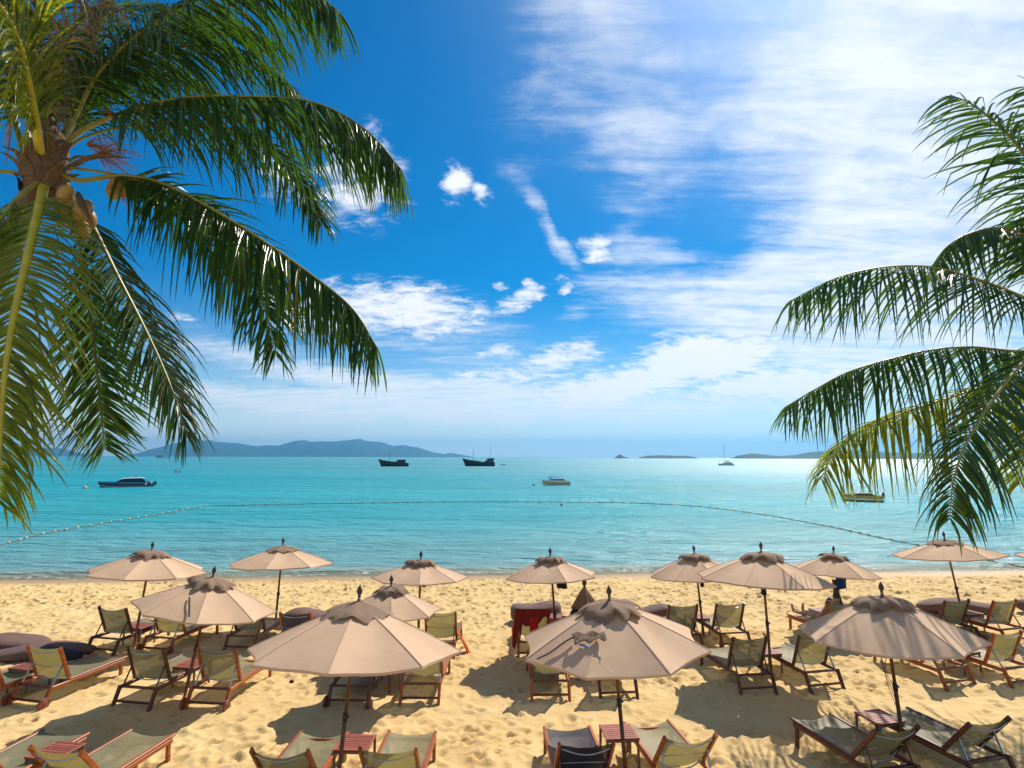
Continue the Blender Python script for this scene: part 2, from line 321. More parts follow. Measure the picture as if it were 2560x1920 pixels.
def sea_mat():
    m, nt, b = mat('sea_water'); L = nt.links; out = nt.nodes['Material Output']
    nt.nodes.remove(b)
    g = nd(nt, 'ShaderNodeNewGeometry'); P = g.outputs['Position']
    s = nd(nt, 'ShaderNodeVectorMath', {0: P, 1: (-SLOPE, 1, 0)}, operation='DOT_PRODUCT').outputs['Value']
    # colour by depth of water: pale over sand, turquoise further out
    mr = nd(nt, 'ShaderNodeMapRange', {0: s, 1: SHORE, 2: SHORE+260})
    big = nd(nt, 'ShaderNodeTexNoise', {'Vector': nd(nt, 'ShaderNodeMapping', {0: P, 'Scale': (.25,1,1)}).outputs[0], 'Scale': .02, 'Detail': 5, 'Roughness': .6})
    c = ramp(nt, mr.outputs[0], [(0, (.40,.40,.27)), (.012, (.15,.34,.35)), (.10, (.03,.325,.37)), (.4, (.002,.30,.36)), (1, (.001,.25,.30))])
    hs = nd(nt, 'ShaderNodeHueSaturation', {'Color': c})
    L.new(nd(nt, 'ShaderNodeMapRange', {0: big.outputs['Fac'], 1: .3, 2: .7, 3: .78, 4: 1.2}).outputs[0], hs.inputs['Value'])
    def wav(scale, st, rot, det):
        mp = nd(nt, 'ShaderNodeMapping', {0: P, 'Scale': st, 'Rotation': (0,0,rot)})
        return nd(nt, 'ShaderNodeTexNoise', {'Vector': mp.outputs[0], 'Scale': scale, 'Detail': det, 'Roughness': .6, 'Distortion': .4}).outputs['Fac']
    w1 = wav(1.1, (.5,1.5,1), .15, 5); w2 = wav(.16, (.45,1.6,1), -.1, 4)
    b1 = nd(nt, 'ShaderNodeBump', {'Height': w2, 'Strength': 1, 'Distance': 1.9})
    b2 = nd(nt, 'ShaderNodeBump', {'Height': w1, 'Strength': 1, 'Distance': .5, 'Normal': b1.outputs[0]})
    dif = nd(nt, 'ShaderNodeBsdfDiffuse', {'Color': hs.outputs[0], 'Normal': b2.outputs[0]})
    rgh = nd(nt, 'ShaderNodeMapRange', {0: s, 1: SHORE+15, 2: SHORE+220, 3: .17, 4: .38})      # waves too small to resolve far out widen the gloss
    gl = nd(nt, 'ShaderNodeBsdfGlossy', {'Color': (.95,.97,1,1), 'Roughness': rgh.outputs[0], 'Normal': b2.outputs[0]})
    fr = nd(nt, 'ShaderNodeFresnel', {'IOR': 1.33, 'Normal': b2.outputs[0]})
    fm = nd(nt, 'ShaderNodeMapRange', {0: fr.outputs[0], 1: 0, 2: 1, 3: .02, 4: .5})
    mx = nd(nt, 'ShaderNodeMixShader', {0: fm.outputs[0], 1: dif.outputs[0], 2: gl.outputs[0]})
    # clear at the very edge, where the sand shows through
    clear = nd(nt, 'ShaderNodeMapRange', {0: s, 1: SHORE-.2, 2: SHORE+1.7, 3: .75, 4: 0}, interpolation_type='SMOOTHSTEP')
    tp = nd(nt, 'ShaderNodeBsdfTransparent', {'Color': (.86,.9,.85,1)})
    mx2 = nd(nt, 'ShaderNodeMixShader', {0: clear.outputs[0], 1: mx.outputs[0], 2: tp.outputs[0]})
    # foam of the last small wave
    nf = nd(nt, 'ShaderNodeTexNoise', {'Vector': P, 'Scale': 3.2, 'Detail': 7, 'Roughness': .7})
    nb = nd(nt, 'ShaderNodeTexNoise', {'Vector': nd(nt, 'ShaderNodeMapping', {0: P, 'Scale': (.25,.05,1)}).outputs[0], 'Scale': 1, 'Detail': 2})
    sh = nd(nt, 'ShaderNodeMath', {0: s, 1: nd(nt, 'ShaderNodeMapRange', {0: nb.outputs['Fac'], 1: .3, 2: .7, 3: -.5, 4: .5}).outputs[0]}, operation='ADD').outputs[0]
    d1 = nd(nt, 'ShaderNodeMapRange', {0: nd(nt, 'ShaderNodeMath', {0: nd(nt, 'ShaderNodeMath', {0: sh, 1: SHORE+.55}, operation='SUBTRACT').outputs[0]}, operation='ABSOLUTE').outputs[0], 1: .42, 2: .05}, interpolation_type='SMOOTHSTEP')
    ff = nd(nt, 'ShaderNodeMath', {0: d1.outputs[0], 1: nd(nt, 'ShaderNodeMapRange', {0: nf.outputs['Fac'], 1: .52, 2: .7}).outputs[0]}, operation='MULTIPLY')
    fo = nd(nt, 'ShaderNodeBsdfDiffuse', {'Color': (.8,.8,.78,1)})
    mx3 = nd(nt, 'ShaderNodeMixShader', {0: ff.outputs[0], 1: mx2.outputs[0], 2: fo.outputs[0]})
    L.new(mx3.outputs[0], out.inputs[0]); return m
def leaf_mat(name, c0, c1, tr, trans=.38, rough=.32):
    m, nt, b = mat(name); L = nt.links; out = nt.nodes['Material Output']
    g = nd(nt, 'ShaderNodeNewGeometry')
    c = ramp(nt, g.outputs['Random Per Island'], [(0, c0), (.75, c1), (.97, tuple(min(1, x*1.6) for x in c1)), (1, (.22,.13,.05))])
    t = nd(nt, 'ShaderNodeNewGeometry')
    L.new(c, b.inputs['Base Color']); b.inputs['Roughness'].default_value = rough; b.inputs['Specular IOR Level'].default_value = .45
    n = nd(nt, 'ShaderNodeTexNoise', {'Vector': t.outputs['Position'], 'Scale': 40, 'Detail': 3})
    L.new(nd(nt, 'ShaderNodeBump', {'Height': n.outputs['Fac'], 'Strength': .2, 'Distance': .01}).outputs[0], b.inputs['Normal'])
    tl = nd(nt, 'ShaderNodeBsdfTranslucent', {'Color': (*tr, 1)})
    mx = nd(nt, 'ShaderNodeMixShader', {0: trans, 1: b.outputs[0], 2: tl.outputs[0]}); L.new(mx.outputs[0], out.inputs[0]); return m
LEAF = leaf_mat('palm_leaf', (.010,.034,.010), (.028,.068,.014), (.11,.24,.012), .32, .34)
LEAF_Y = leaf_mat('young_palm_leaf', (.028,.065,.008), (.075,.12,.012), (.46,.52,.02), .44, .34)
LEAF_DRY = leaf_mat('dry_palm_leaf', (.13,.085,.04), (.22,.15,.07), (.2,.13,.05), .2, .6)
RACH = simple('palm_rachis', (.24,.22,.035), .45, var=.25, scale=5)
RACH_Y = simple('young_palm_rachis', (.45,.38,.03), .4, var=.2, scale=5)
RACH_D = simple('dark_palm_rachis', (.12,.12,.03), .5, var=.25, scale=5)
TRUNK = simple('palm_trunk', (.19,.14,.095), .9, var=.35, scale=4, bump=.8)
SHEATH = simple('palm_sheath', (.12,.075,.04), .9, var=.4, scale=7, bump=.8)
COCO = simple('coconut_husk', (.36,.22,.05), .5, var=.25, scale=6)
INFL = simple('flower_stalk', (.40,.17,.035), .7, var=.3)

# ------------------------------------------------------------------ beach
rng = np.random.default_rng(3)
def vnoise(x, y, scale, seed):
    g = np.random.default_rng(seed).random((256, 256)); X, Y = x*scale, y*scale
    xi, yi = np.floor(X).astype(int), np.floor(Y).astype(int); fx, fy = X-xi, Y-yi
    fx = fx*fx*(3-2*fx); fy = fy*fy*(3-2*fy); a = lambda i, j: g[(yi+j) % 256, (xi+i) % 256]
    return (a(0,0)*(1-fx)+a(1,0)*fx)*(1-fy) + (a(0,1)*(1-fx)+a(1,1)*fx)*fy - .5
def beach_profile(x, y):
    s = y - SLOPE*x - SHORE
    pts_s = [-4000, -11.5, -8, -4, 0, 4, 12, 40, 400]; pts_z = [0, 0, -.12, -.38, -.65, -.95, -1.6, -3.2, -5]
    return np.interp(s, pts_s, pts_z)
step = .046
xs = np.concatenate([-np.geomspace(700, 26, 24)[:-1], np.arange(-26, 29, step), np.geomspace(29, 700, 24)[1:]])
ys = np.concatenate([np.linspace(-60, 8.2, 18)[:-1], np.arange(8.2, 29.6, step), np.geomspace(29.6, 90, 22)[1:]])
X, Y = np.meshgrid(xs, ys); Z = beach_profile(X, Y)
smooth_band = np.exp(-((Y-11.9)/.8)**2)*.55 + np.exp(-((Y-17.2-.05*X)/.5)**2)*.6     # trodden flat paths between the rows
rough = 1 - np.clip(smooth_band, 0, .75)
fade = np.clip((SHORE + SLOPE*X - Y)/3, .08, 1)
amp = rough*fade
Z += 1.35*amp*(.060*vnoise(X, Y, .9, 1) + .045*vnoise(X, Y, 2.1, 2) + .030*vnoise(X, Y, 4.5, 4) + .012*vnoise(X, Y, 9.5, 5))
nx0 = 23; ny0 = 17
def stamp(cx, cy, ang, ln, wd, dep):
    i0 = int((cx+26)/step)+nx0; j0 = int((cy-8.2)/step)+ny0; r = int(ln*2.6/step)+1
    a, b_, c, d = max(j0-r,0), min(j0+r+1, len(ys)), max(i0-r,0), min(i0+r+1, len(xs))
    if a >= b_ or c >= d: return
    dx, dy = X[a:b_, c:d]-cx, Y[a:b_, c:d]-cy
    u = (dx*math.cos(ang)+dy*math.sin(ang))/ln; v = (-dx*math.sin(ang)+dy*math.cos(ang))/wd; q = u*u+v*v
    Z[a:b_, c:d] += dep*(-1.0*np.exp(-q*1.3) + .55*np.exp(-((np.sqrt(q)-1.5)**2)*3.5))
for k in range(7600):
    y = 8.6 + (rng.random()**.8)*18.4; x = (rng.random()*2-1)*(y*.92+1)
    if y > SHORE + SLOPE*x - 1.2: continue
    sb = math.exp(-((y-11.9)/.8)**2)*.7
    if rng.random() < sb: continue
    far = y > 20
    stamp(x, y, rng.random()*math.pi if not far else rng.normal(0, .5)+1.57*(rng.random() < .3), .085+.06*rng.random(), .05+.03*rng.random(), (.024+.044*rng.random()) * (1.25 if far else .9))
me = np_mesh('sand', np.stack([X, Y, Z], -1).reshape(-1, 3), grid_faces(len(ys), len(xs)))
SAND = sand_mat(); me.materials.append(SAND)
tag(link(bpy.data.objects.new('beach_sand', me)), kind='structure')

# ------------------------------------------------------------------ sea
sx = np.concatenate([-np.geomspace(14500, 46, 30)[:-1], np.arange(-46, 50, .22), np.geomspace(50, 14500, 30)[1:]])
ss = [-1.2]
while ss[-1] < 15200: ss.append(ss[-1] + (.11 if ss[-1] < 7 else max(.11, (ss[-1]-7)*.022+.11)))
ss = np.array(ss); GX, S = np.meshgrid(sx, ss); GY = S + SLOPE*np.clip(GX, -60, 60) + SHORE
near = np.clip(1-(S-8)/45, 0, 1)*np.clip((S+.4)/3, .1, 1)*np.clip((90-np.abs(GX))/30, 0, 1)
W = .05*vnoise(GX*.6, GY*1.6, .8, 11) + .035*vnoise(GX*.7+GY*.2, GY*1.7, 1.9, 12) + .02*vnoise(GX, GY*1.6, 3.6, 13)
bre = 1.25 + .6*vnoise(GX, GX*0, .09, 14)*2
W2 = .10*np.exp(-((S-bre)/.33)**2)*(.35+1.2*np.clip(vnoise(GX, GX*0, .16, 15)+.25, 0, 1)) + .02*np.exp(-((S-bre-3.2)/.6)**2)
GZ = SEA + near*W + W2*np.clip((90-np.abs(GX))/30, 0, 1)
me = np_mesh('sea', np.stack([GX, GY, GZ], -1).reshape(-1, 3), grid_faces(len(ss), len(sx)))
me.materials.append(sea_mat()); tag(link(bpy.data.objects.new('sea_water', me)), kind='structure')

# ------------------------------------------------------------------ islands
def island(name, prof, dist, depth, mt, rough=.1, label=None):
    xs_ = np.linspace(prof[0][0], prof[-1][0], 160); ys_ = np.interp(xs_, [p[0] for p in prof], [p[1] for p in prof]); rows = []
    base = [at(x, 1142.5 - (x-1280)*.00227, dist) for x in xs_]
    hh = [max(0.0, at(x, y, dist).z - at(x, 1142.5 - (x-1280)*.00227, dist).z) for x, y in zip(xs_, ys_)]
    nr = 14; m = MB()
    for j in range(nr+1):
        v = j/nr*2-1; row = []
        for i, (bp, h) in enumerate(zip(base, hh)):
            k = max(0, 1-abs(v)**1.5); n_ = 1 + rough*3*float(vnoise(np.array([i*.21+j*.9]), np.array([j*.7]), 1.0, 21))*abs(v)*1.2
            n2 = 1 + rough*.5*float(vnoise(np.array([i*1.3]), np.array([j*.5]), 1.0, 22))
            row.append((bp.x*(1+.5*v*depth/dist), dist + depth*(v+.35*(1-k)*0), SEA - 2 + (h+2)*k*n_*n2))
        rows.append(row)
    m.grid(rows); o = part(name, m.mesh(name), mt); tag(o, label, kind='structure'); return o
FOREST = simple('island_forest', (.035,.07,.04), .95, var=.45, scale=.02)
FOREST2 = simple('headland_forest', (.035,.075,.035), .95, var=.5, scale=.06)
island('mountain_island', [(366,1145),(375,1136),(401,1123),(451,1108),(481,1101),(506,1104),(523,1103),(548,1108),(582,1109),(612,1113),(641,1117),(675,1115),(700,1116),(726,1106),(755,1101),(776,1106),(802,1104),(827,1105),(865,1102),(890,1098),(900,1098),(912,1103),(950,1105.5),(965,1110),(985,1115.7),(1009,1113),(1030,1117),(1045,1119),(1065,1125),(1085,1131),(1105,1134),(1111,1135.7),(1121,1132),(1133,1133),(1153,1136.6),(1171,1139),(1184,1143)], 10000, 1500, FOREST)
island('far_hills', [(-260,1146),(-120,1130),(20,1126),(122,1125),(143,1124),(169,1130),(200,1140),(216,1146)], 11500, 900, FOREST)
island('headland', [(1845,1142),(1854,1133),(1872,1129),(1887,1128.6),(1905,1131),(1927,1133),(1955,1135),(1978,1132),(1988,1133),(2013,1127),(2031,1124),(2056,1122),(2089,1120.5),(2150,1119),(2230,1124),(2300,1126),(2380,1127),(2430,1136),(2470,1140)], 3300, 420, FOREST2, .22)
island('cone_island', [(1534,1142),(1541,1137),(1549,1131.5),(1554,1134),(1560,1137.5),(1568,1139.5),(1578,1142)], 3000, 60, FOREST2, .15)
island('flat_island', [(1596,1142),(1604,1137.5),(1624,1134.8),(1651,1133.7),(1682,1134.8),(1720,1135.2),(1735,1138),(1744,1142)], 3100, 130, FOREST2, .3)
ROCK = simple('islet_rock', (.06,.055,.045), .9, var=.3, scale=.2)
island('rocky_islet', [(384,1144.6),(392,1142.9),(405,1142.6),(418,1142.9),(434,1144.4)], 1900, 12, ROCK, .4)

# haze: the humid air over the bay
m_h = bpy.data.materials.new('haze'); m_h.use_nodes = True; hn = m_h.node_tree; hn.nodes.clear()
pv = hn.nodes.new('ShaderNodeVolumePrincipled'); pv.inputs['Color'].default_value = (.10,.52,.95,1); pv.inputs['Density'].default_value = .00009; pv.inputs['Anisotropy'].default_value = .45
ho = hn.nodes.new('ShaderNodeOutputMaterial'); hn.links.new(pv.outputs[0], ho.inputs['Volume'])
hz = part('haze', M1('haze', 'box', (0, 7700, 207), (31000, 16400, 430)), m_h); tag(hz, kind='stuff')

#PART2
# ------------------------------------------------------------------ palms
def frond(tree, name, ctrl, seed, leaf=.95, n=105, normal=(0,0,1), grav=.30, wb=.055, start=.2, lmat=None, rmat=None, a0=28, a1=62, lift=.12, ragged=.12, wmax=.023, label=None):
    rd = random.Random(seed); N = 60; C = catmull(ctrl, N); L = [0]
    for i in range(1, N): L.append(L[-1] + (C[i]-C[i-1]).length)
    m = MB(); m.tube(C, [wb*(1-i/(N-1))**.8 + .006 for i in range(N)], n=7, flat=.6)
    fr = part('frond', m.mesh('rachis'), rmat or RACH, tree)
    if label: fr['label'] = label
    n = int(n*1.05); lm = MB(); total = L[-1]; nh = Vector(normal); G = Vector((0,0,-1)); j = 0
    for k in range(n):
        t = start + (1-start)*((k+.5)/n); d = t*total
        while j < N-2 and L[j+1] < d: j += 1
        f = (d-L[j])/max(1e-6, L[j+1]-L[j]); P = C[j].lerp(C[j+1], f); T = (C[j+1]-C[j]).normalized()
        S = T.cross(nh)
        if S.length < .15: S = T.cross(Vector((0,1,.3)))
        S.normalize(); Nn = S.cross(T)
        u = (t-start)/(1-start)
        prof = (.55+.45*min(1, u/.22)) * (1 if u < .5 else 1-.62*((u-.5)/.5)**1.6)
        for side in (-1, 1):
            if rd.random() < ragged*.35: continue
            ln = 1.28*leaf*prof*(.72+.5*rd.random()); ang = R(a0+(a1-a0)*u + rd.gauss(0, 7))
            dr = (S*side*math.cos(ang) + T*math.sin(ang) + Nn*(lift + rd.gauss(0, .12))).normalized()
            p = P + S*side*.01; ns = 7; g = grav*(.5+.6*rd.random()); kink = rd.randrange(2, 6) if rd.random() < ragged else -1
            rows = []; w = wmax*1.25*(.7+.5*rd.random())*(1 if u < .85 else .8)
            for s in range(ns+1):
                q = s/ns; ww = w*min(1, .4+q*4)*(1-q)**.6 if s < ns else .0015
                wd = T - dr*T.dot(dr)
                wd = wd.normalized() if wd.length > .05 else Nn.copy()
                up = wd.cross(dr)*(.35*ww)
                rows.append((p - wd*ww - up, p + up, p + wd*ww - up))
                gg = g*(.35+1.1*q)
                if s == kink: gg += 1.6
                dr = (dr + G*gg + Vector((rd.gauss(0,.03), rd.gauss(0,.03), 0))).normalized(); p = p + dr*(ln/ns)
            lm.grid(rows, smooth=False)
    lo = part('leaflets', lm.mesh('leaflets'), lmat or LEAF, fr); lo['kind'] = 'stuff'
    return fr
def pts(lst):                      # (px, py, distance) -> space
    return [at(*p) for p in lst]
# --- left palm
lc = at(110, 430, 9.2)
PL = empty('palm_tree', (-10.6, 9.9, 0), label='large coconut palm at the left with coconuts and long drooping fronds', cat='palm tree')
def to_local(o, P): return [p - o.location for p in P]
tr = catmull([(-10.6, 9.9, -.3), (-10.1, 9.7, 2.2), (-9.3, 9.45, 4.8), (-8.35, 9.3, 7.2), (lc.x-.05, lc.y+.05, lc.z+.15)], 70)
m = MB(); m.tube(to_local(PL, tr), [.20 - .06*i/69 + (.012 if i % 2 else 0) + (.10*(1-i/6) if i < 6 else 0) for i in range(70)], n=16)
part('trunk', m.mesh('trunk'), TRUNK, PL)
LF = [ # name, control points, options
 ([(112,455,9.1),(98,520,8.6),(70,640,8.0),(38,780,7.6),(14,930,7.3),(2,1090,7.1),(-6,1260,7.0)], dict(leaf=1.0, n=135, normal=(.18,-1,.35), grav=.24, wb=.07, start=.1, lmat=LEAF_Y, rmat=RACH_Y, a0=18, a1=50, lift=0)),
 ([(150,470,9.6),(190,560,10.0),(212,680,10.3),(228,800,10.4),(242,920,10.4),(253,1030,10.3),(262,1125,10.2)], dict(leaf=.98, n=100, normal=(0,-1,.1), grav=.05, wb=.045, start=.28, a0=40, a1=46, lift=0, rmat=RACH_D, ragged=.05)),
 ([(160,450,9.3),(225,550,9.2),(295,690,9.1),(352,800,9.1),(402,905,9.1),(440,1000,9.0),(468,1095,9.0)], dict(leaf=.95, n=105, normal=(.75,-.3,.45), grav=.26, wb=.05, start=.25)),
 ([(190,450,9.1),(300,440,9.0),(395,455,9.0),(500,505,8.9),(640,590,8.9),(770,680,8.9),(880,770,8.8),(945,872,8.8)], dict(leaf=1.3, n=150, normal=(.25,-.25,1), grav=.34, lift=-.45, wb=.055, start=.22)),
 ([(200,330,9.3),(330,275,9.1),(470,245,8.9),(640,243,8.8),(790,258,8.7),(915,325,8.7),(1005,425,8.7)], dict(leaf=1.38, n=155, normal=(.1,-.2,1), grav=.36, lift=-.45, wb=.055, start=.22)),
 ([(185,300,9.4),(240,190,9.2),(330,95,9.0),(450,15,8.8),(600,-50,8.6),(740,-50,8.5),(850,30,8.5)], dict(leaf=1.38, n=145, normal=(.1,-.2,1), grav=.34, lift=-.4, wb=.06, start=.22)),
 ([(185,310,9.7),(270,190,10.0),(400,125,10.2),(540,120,10.3),(650,165,10.3),(730,225,10.3),(775,300,10.3)], dict(leaf=1.2, n=110, normal=(.1,-.1,1), grav=.36, wb=.05, start=.2)),
 ([(105,415,9.1),(88,300,8.5),(66,185,8.0),(40,92,7.6),(0,15,7.3),(-70,-70,7.1),(-170,-110,7.0)], dict(leaf=1.25, n=105, normal=(.75,-.5,.5), grav=.36, wb=.07, start=.2, lmat=LEAF_Y, rmat=RACH_Y)),
 ([(150,380,9.4),(190,220,9.5),(232,110,9.5),(275,0,9.5),(340,-140,9.4),(430,-230,9.3)], dict(leaf=1.15, n=100, normal=(-.5,-.6,.6), grav=.38, wb=.055, start=.15)),
 ([(110,390,9.3),(98,230,9.3),(96,100,9.3),(90,-20,9.2),(60,-170,9.0)], dict(leaf=1.1, n=90, normal=(.4,-.8,.3), grav=.40, wb=.055, start=.15)),
 ([(80,440,9.2),(0,428,9.0),(-140,430,8.8),(-280,520,8.6),(-380,680,8.5)], dict(leaf=1.15, n=100, normal=(0,-.3,1), grav=.42, start=.15)),
 ([(95,455,9.0),(40,500,8.7),(-30,600,8.4),(-100,760,8.2),(-150,950,8.1),(-170,1150,8.0)], dict(leaf=1.0, n=110, normal=(-.3,-.8,.4), grav=.28, start=.12, lmat=LEAF_Y)),
 ([(300,440,9.3),(400,480,9.6),(520,565,9.8),(610,670,9.8),(660,770,9.8),(690,890,9.8)], dict(leaf=.95, n=90, normal=(.3,-.8,.4), grav=.2, wb=.035, start=.25)),
 ([(220,340,9.6),(380,310,10.0),(540,320,10.3),(670,370,10.3),(750,460,10.3),(805,560,10.3)], dict(leaf=1.05, n=100, normal=(.2,-.5,.8), grav=.32, wb=.04, start=.25)),
 ([(175,340,9.8),(260,230,10.6),(360,190,11.2),(480,200,11.6),(580,260,11.8)], dict(leaf=1.15, n=95, normal=(0,-.3,1), grav=.36, wb=.04)),
 ([(120,370,9.5),(150,200,10.2),(200,90,10.7),(290,30,11.0),(400,20,11.2),(500,60,11.3)], dict(leaf=1.2, n=100, normal=(0,-.5,.8), grav=.36, wb=.04)),
 ([(150,350,9.6),(215,220,9.9),(300,130,10.1),(420,70,10.2),(560,60,10.2),(690,110,10.2)], dict(leaf=1.2, n=105, normal=(.1,-.3,1), grav=.38, wb=.045)),
 ([(60,380,9.5),(20,260,9.6),(-30,150,9.7),(-120,60,9.8),(-240,20,9.9)], dict(leaf=1.15, n=90, normal=(0,-.5,.8), grav=.36)),
 ([(100,360,9.4),(120,230,9.0),(160,120,8.7),(190,60,8.6),(230,20,8.5),(280,20,8.4)], dict(leaf=.9, n=70, normal=(.3,-.7,.5), grav=.55, lmat=LEAF_DRY, rmat=RACH_D, wmax=.014, ragged=.3)),
]
for i, (c, kw) in enumerate(LF):
    P = pts(([(122, 410, 9.3)] if c[0][0] >= 160 else []) + list(c))
    frond(PL, 'frond', to_local(PL, P), 100+i, **kw)
# crown heart, sheaths, nuts, flower stalks
m = MB(); m.lathe([(.15,-.55),(.22,-.35),(.30,-.1),(.34,.15),(.31,.4),(.22,.65),(.12,.85),(.03,1.0)], 16)
part('crown_heart', m.mesh('crown_heart'), SHEATH, PL, loc=lc-PL.location)
rs = random.Random(5)
for k in range(20):
    a = k*2.4+.3; m = MB(); rows = []
    for s in range(7):
        q = s/6; w = .13*(1-q)**.7+.01; rr = .30+.26*q*q; zc = -.15+.62*q-.3*q*q
        ca = [(rr*math.cos(a+da), rr*math.sin(a+da), zc) for da in (-w/rr, -w/rr*.4, w/rr*.4, w/rr)]; rows.append(ca)
    m.grid(rows); part('leaf_sheath', m.mesh('leaf_sheath'), SHEATH, PL, loc=lc-PL.location+Vector((0,0,rs.uniform(-.35,.3))))
cm = MB(); cm.lathe([(.015,-.17),(.07,-.13),(.108,-.05),(.115,.02),(.095,.10),(.05,.155),(.015,.17)], 12); cocome = cm.mesh('coconut')
for (px, py, d, rx) in [(163,487,8.85,.4),(178,518,8.95,.2),(203,530,8.8,.3),(212,520,8.98,-.2),(205,576,8.9,.1),(190,565,9.0,.5),(306,470,9.1,.8),(285,475,9.15,-.4),(150,540,9.05,.2),(222,548,9.02,.3)]:
    part('coconut', cocome, COCO, PL, loc=at(px, py, d)-PL.location, rot=(rx, rs.uniform(-.5,.5), rs.uniform(0,6)))
for (px, py, d, qx, qy) in [(195,480,8.75,231,562),(300,300,9.1,255,285),(180,410,8.9,330,395)]:
    A, B = at(px,py,d), at(qx,qy,d-.15); mid = A.lerp(B,.5)+Vector((.03,-.12,.02)); m = MB()
    m.tube(to_local(PL, catmull([A,mid,B], 14)), [.012+.05*math.sin(math.pi*min(1,(i+1)/13)) for i in range(14)], n=8, flat=.4)
    part('flower_spathe', m.mesh('flower_spathe'), SHEATH, PL)
for (px, py, d, dx, dy) in [(215,360,9.0,120,40),(240,385,9.05,110,60),(270,470,9.0,90,40),(30,310,9.3,-20,60)]:
    m = MB(); o = at(px, py, d)
    for k in range(34):
        e = at(px+dx*rs.uniform(.3,1.15), py+dy*rs.uniform(-.8,1.6), d+rs.uniform(-.25,.25))
        mid = o.lerp(e, .55)+Vector((0,0,rs.uniform(.0,.1))); m.tube(to_local(PL, [o, mid, e+Vector((0,0,-.05))]), .006, 4, .003)
    s_ = part('flower_stalks', m.mesh('flower_stalks'), INFL, PL); s_['kind'] = 'stuff'
# --- right palm
rc = at(2740, 830, 14.1)
PR = empty('palm_tree', (rc.x+1.5, rc.y+.4, 0), label='coconut palm whose fronds reach in from the right edge', cat='palm tree')
tr = catmull([(PR.location.x, PR.location.y, -.3), (rc.x+1.3, rc.y+.3, 2.4), (rc.x+.7, rc.y+.15, 4.8), (rc.x, rc.y, rc.z+.1)], 60)
m = MB(); m.tube(to_local(PR, tr), [.20 - .06*i/59 + (.012 if i % 2 else 0) + (.10*(1-i/6) if i < 6 else 0) for i in range(60)], n=16)
part('trunk', m.mesh('trunk'), TRUNK, PR)
m = MB(); m.lathe([(.13,-.5),(.19,-.3),(.25,-.05),(.27,.15),(.22,.4),(.12,.62),(.03,.8)], 14)
part('crown_heart', m.mesh('crown_heart'), SHEATH, PR, loc=rc-PR.location)
RF = [
 ([(2730,800,13.1),(2680,640,12.9),(2610,470,12.7),(2545,365,12.6),(2480,300,12.5),(2425,258,12.4),(2375,238,12.4)], dict(leaf=1.2, n=105, normal=(.7,-.2,.8), grav=.3, a1=70)),
 ([(2730,815,13.2),(2660,680,13.2),(2580,600,13.2),(2500,570,13.2),(2420,585,13.2),(2362,622,13.2),(2335,670,13.2)], dict(leaf=1.1, n=95, normal=(0,-.2,1), grav=.34)),
 ([(2730,820,13.0),(2640,780,12.9),(2540,735,12.8),(2440,697,12.7),(2330,668,12.7),(2210,668,12.6),(2090,695,12.6),(1975,752,12.6)], dict(leaf=1.35, n=110, normal=(0,-.25,1), grav=.34, wmax=.028)),
 ([(2730,850,13.2),(2650,872,13.2),(2540,878,13.2),(2430,868,13.2),(2330,875,13.2),(2225,898,13.2),(2120,930,13.2),(2035,975,13.2),(1962,1018,13.2)], dict(leaf=1.3, n=125, normal=(0,-.25,1), grav=.36, wmax=.027)),
 ([(2730,870,13.4),(2620,905,13.5),(2510,945,13.6),(2408,983,13.6),(2285,1022,13.6),(2180,1065,13.6),(2098,1118,13.6),(2052,1200,13.6)], dict(leaf=1.25, n=125, normal=(-.3,-.5,.8), grav=.26, wmax=.026, lmat=LEAF_Y)),
 ([(2730,850,12.9),(2650,850,12.3),(2570,895,11.8),(2508,965,11.5),(2452,1045,11.3),(2406,1130,11.2),(2382,1214,11.2),(2374,1300,11.2)], dict(leaf=1.15, n=120, normal=(-.6,-.5,.5), grav=.42, wmax=.03, a0=30, a1=68)),
 ([(2740,870,13.4),(2660,940,13.2),(2600,1020,13.1),(2565,1110,13.0),(2550,1210,13.0)], dict(leaf=1.0, n=90, normal=(-.6,-.5,.5), grav=.36, lmat=LEAF_Y)),
 ([(2740,800,13.0),(2700,600,12.7),(2660,420,12.5),(2620,300,12.4),(2590,235,12.4),(2560,215,12.4)], dict(leaf=1.1, n=90, normal=(.6,-.2,.8), grav=.3)),
 ([(2760,830,13.4),(2850,760,14.2),(2940,800,15.2),(3000,900,16.2)], dict(leaf=1.15, n=90, grav=.36)),
 ([(2745,850,13.6),(2700,900,14.4),(2660,1000,15.0),(2640,1120,15.2)], dict(leaf=1.1, n=85, normal=(-.4,-.3,.8), grav=.36)),
 ([(2730,790,13.2),(2690,640,13.6),(2640,560,13.9),(2580,540,14.0),(2540,560,14.0)], dict(leaf=1.1, n=85, normal=(0,-.2,1), grav=.36)),
]
for i, (c, kw) in enumerate(RF):
    kw = dict(kw, leaf=kw['leaf']*1.25, n=int(kw['n']*.74), grav=kw.get('grav', .3)*.8, wmax=.031, ragged=.16, a0=14, a1=46, lift=-.55 if i in (2, 3, 4, 1) else -.25)
    frond(PR, 'frond', to_local(PR, pts([(x, y, d*1.07) for x, y, d in c])), 300+i, **kw)
for k in range(7): part('coconut', cocome, COCO, PR, loc=rc-PR.location+Vector((.32*math.cos(k*.9), .32*math.sin(k*.9), -.25-.06*(k%3))), rot=(.3*k, .2, k))

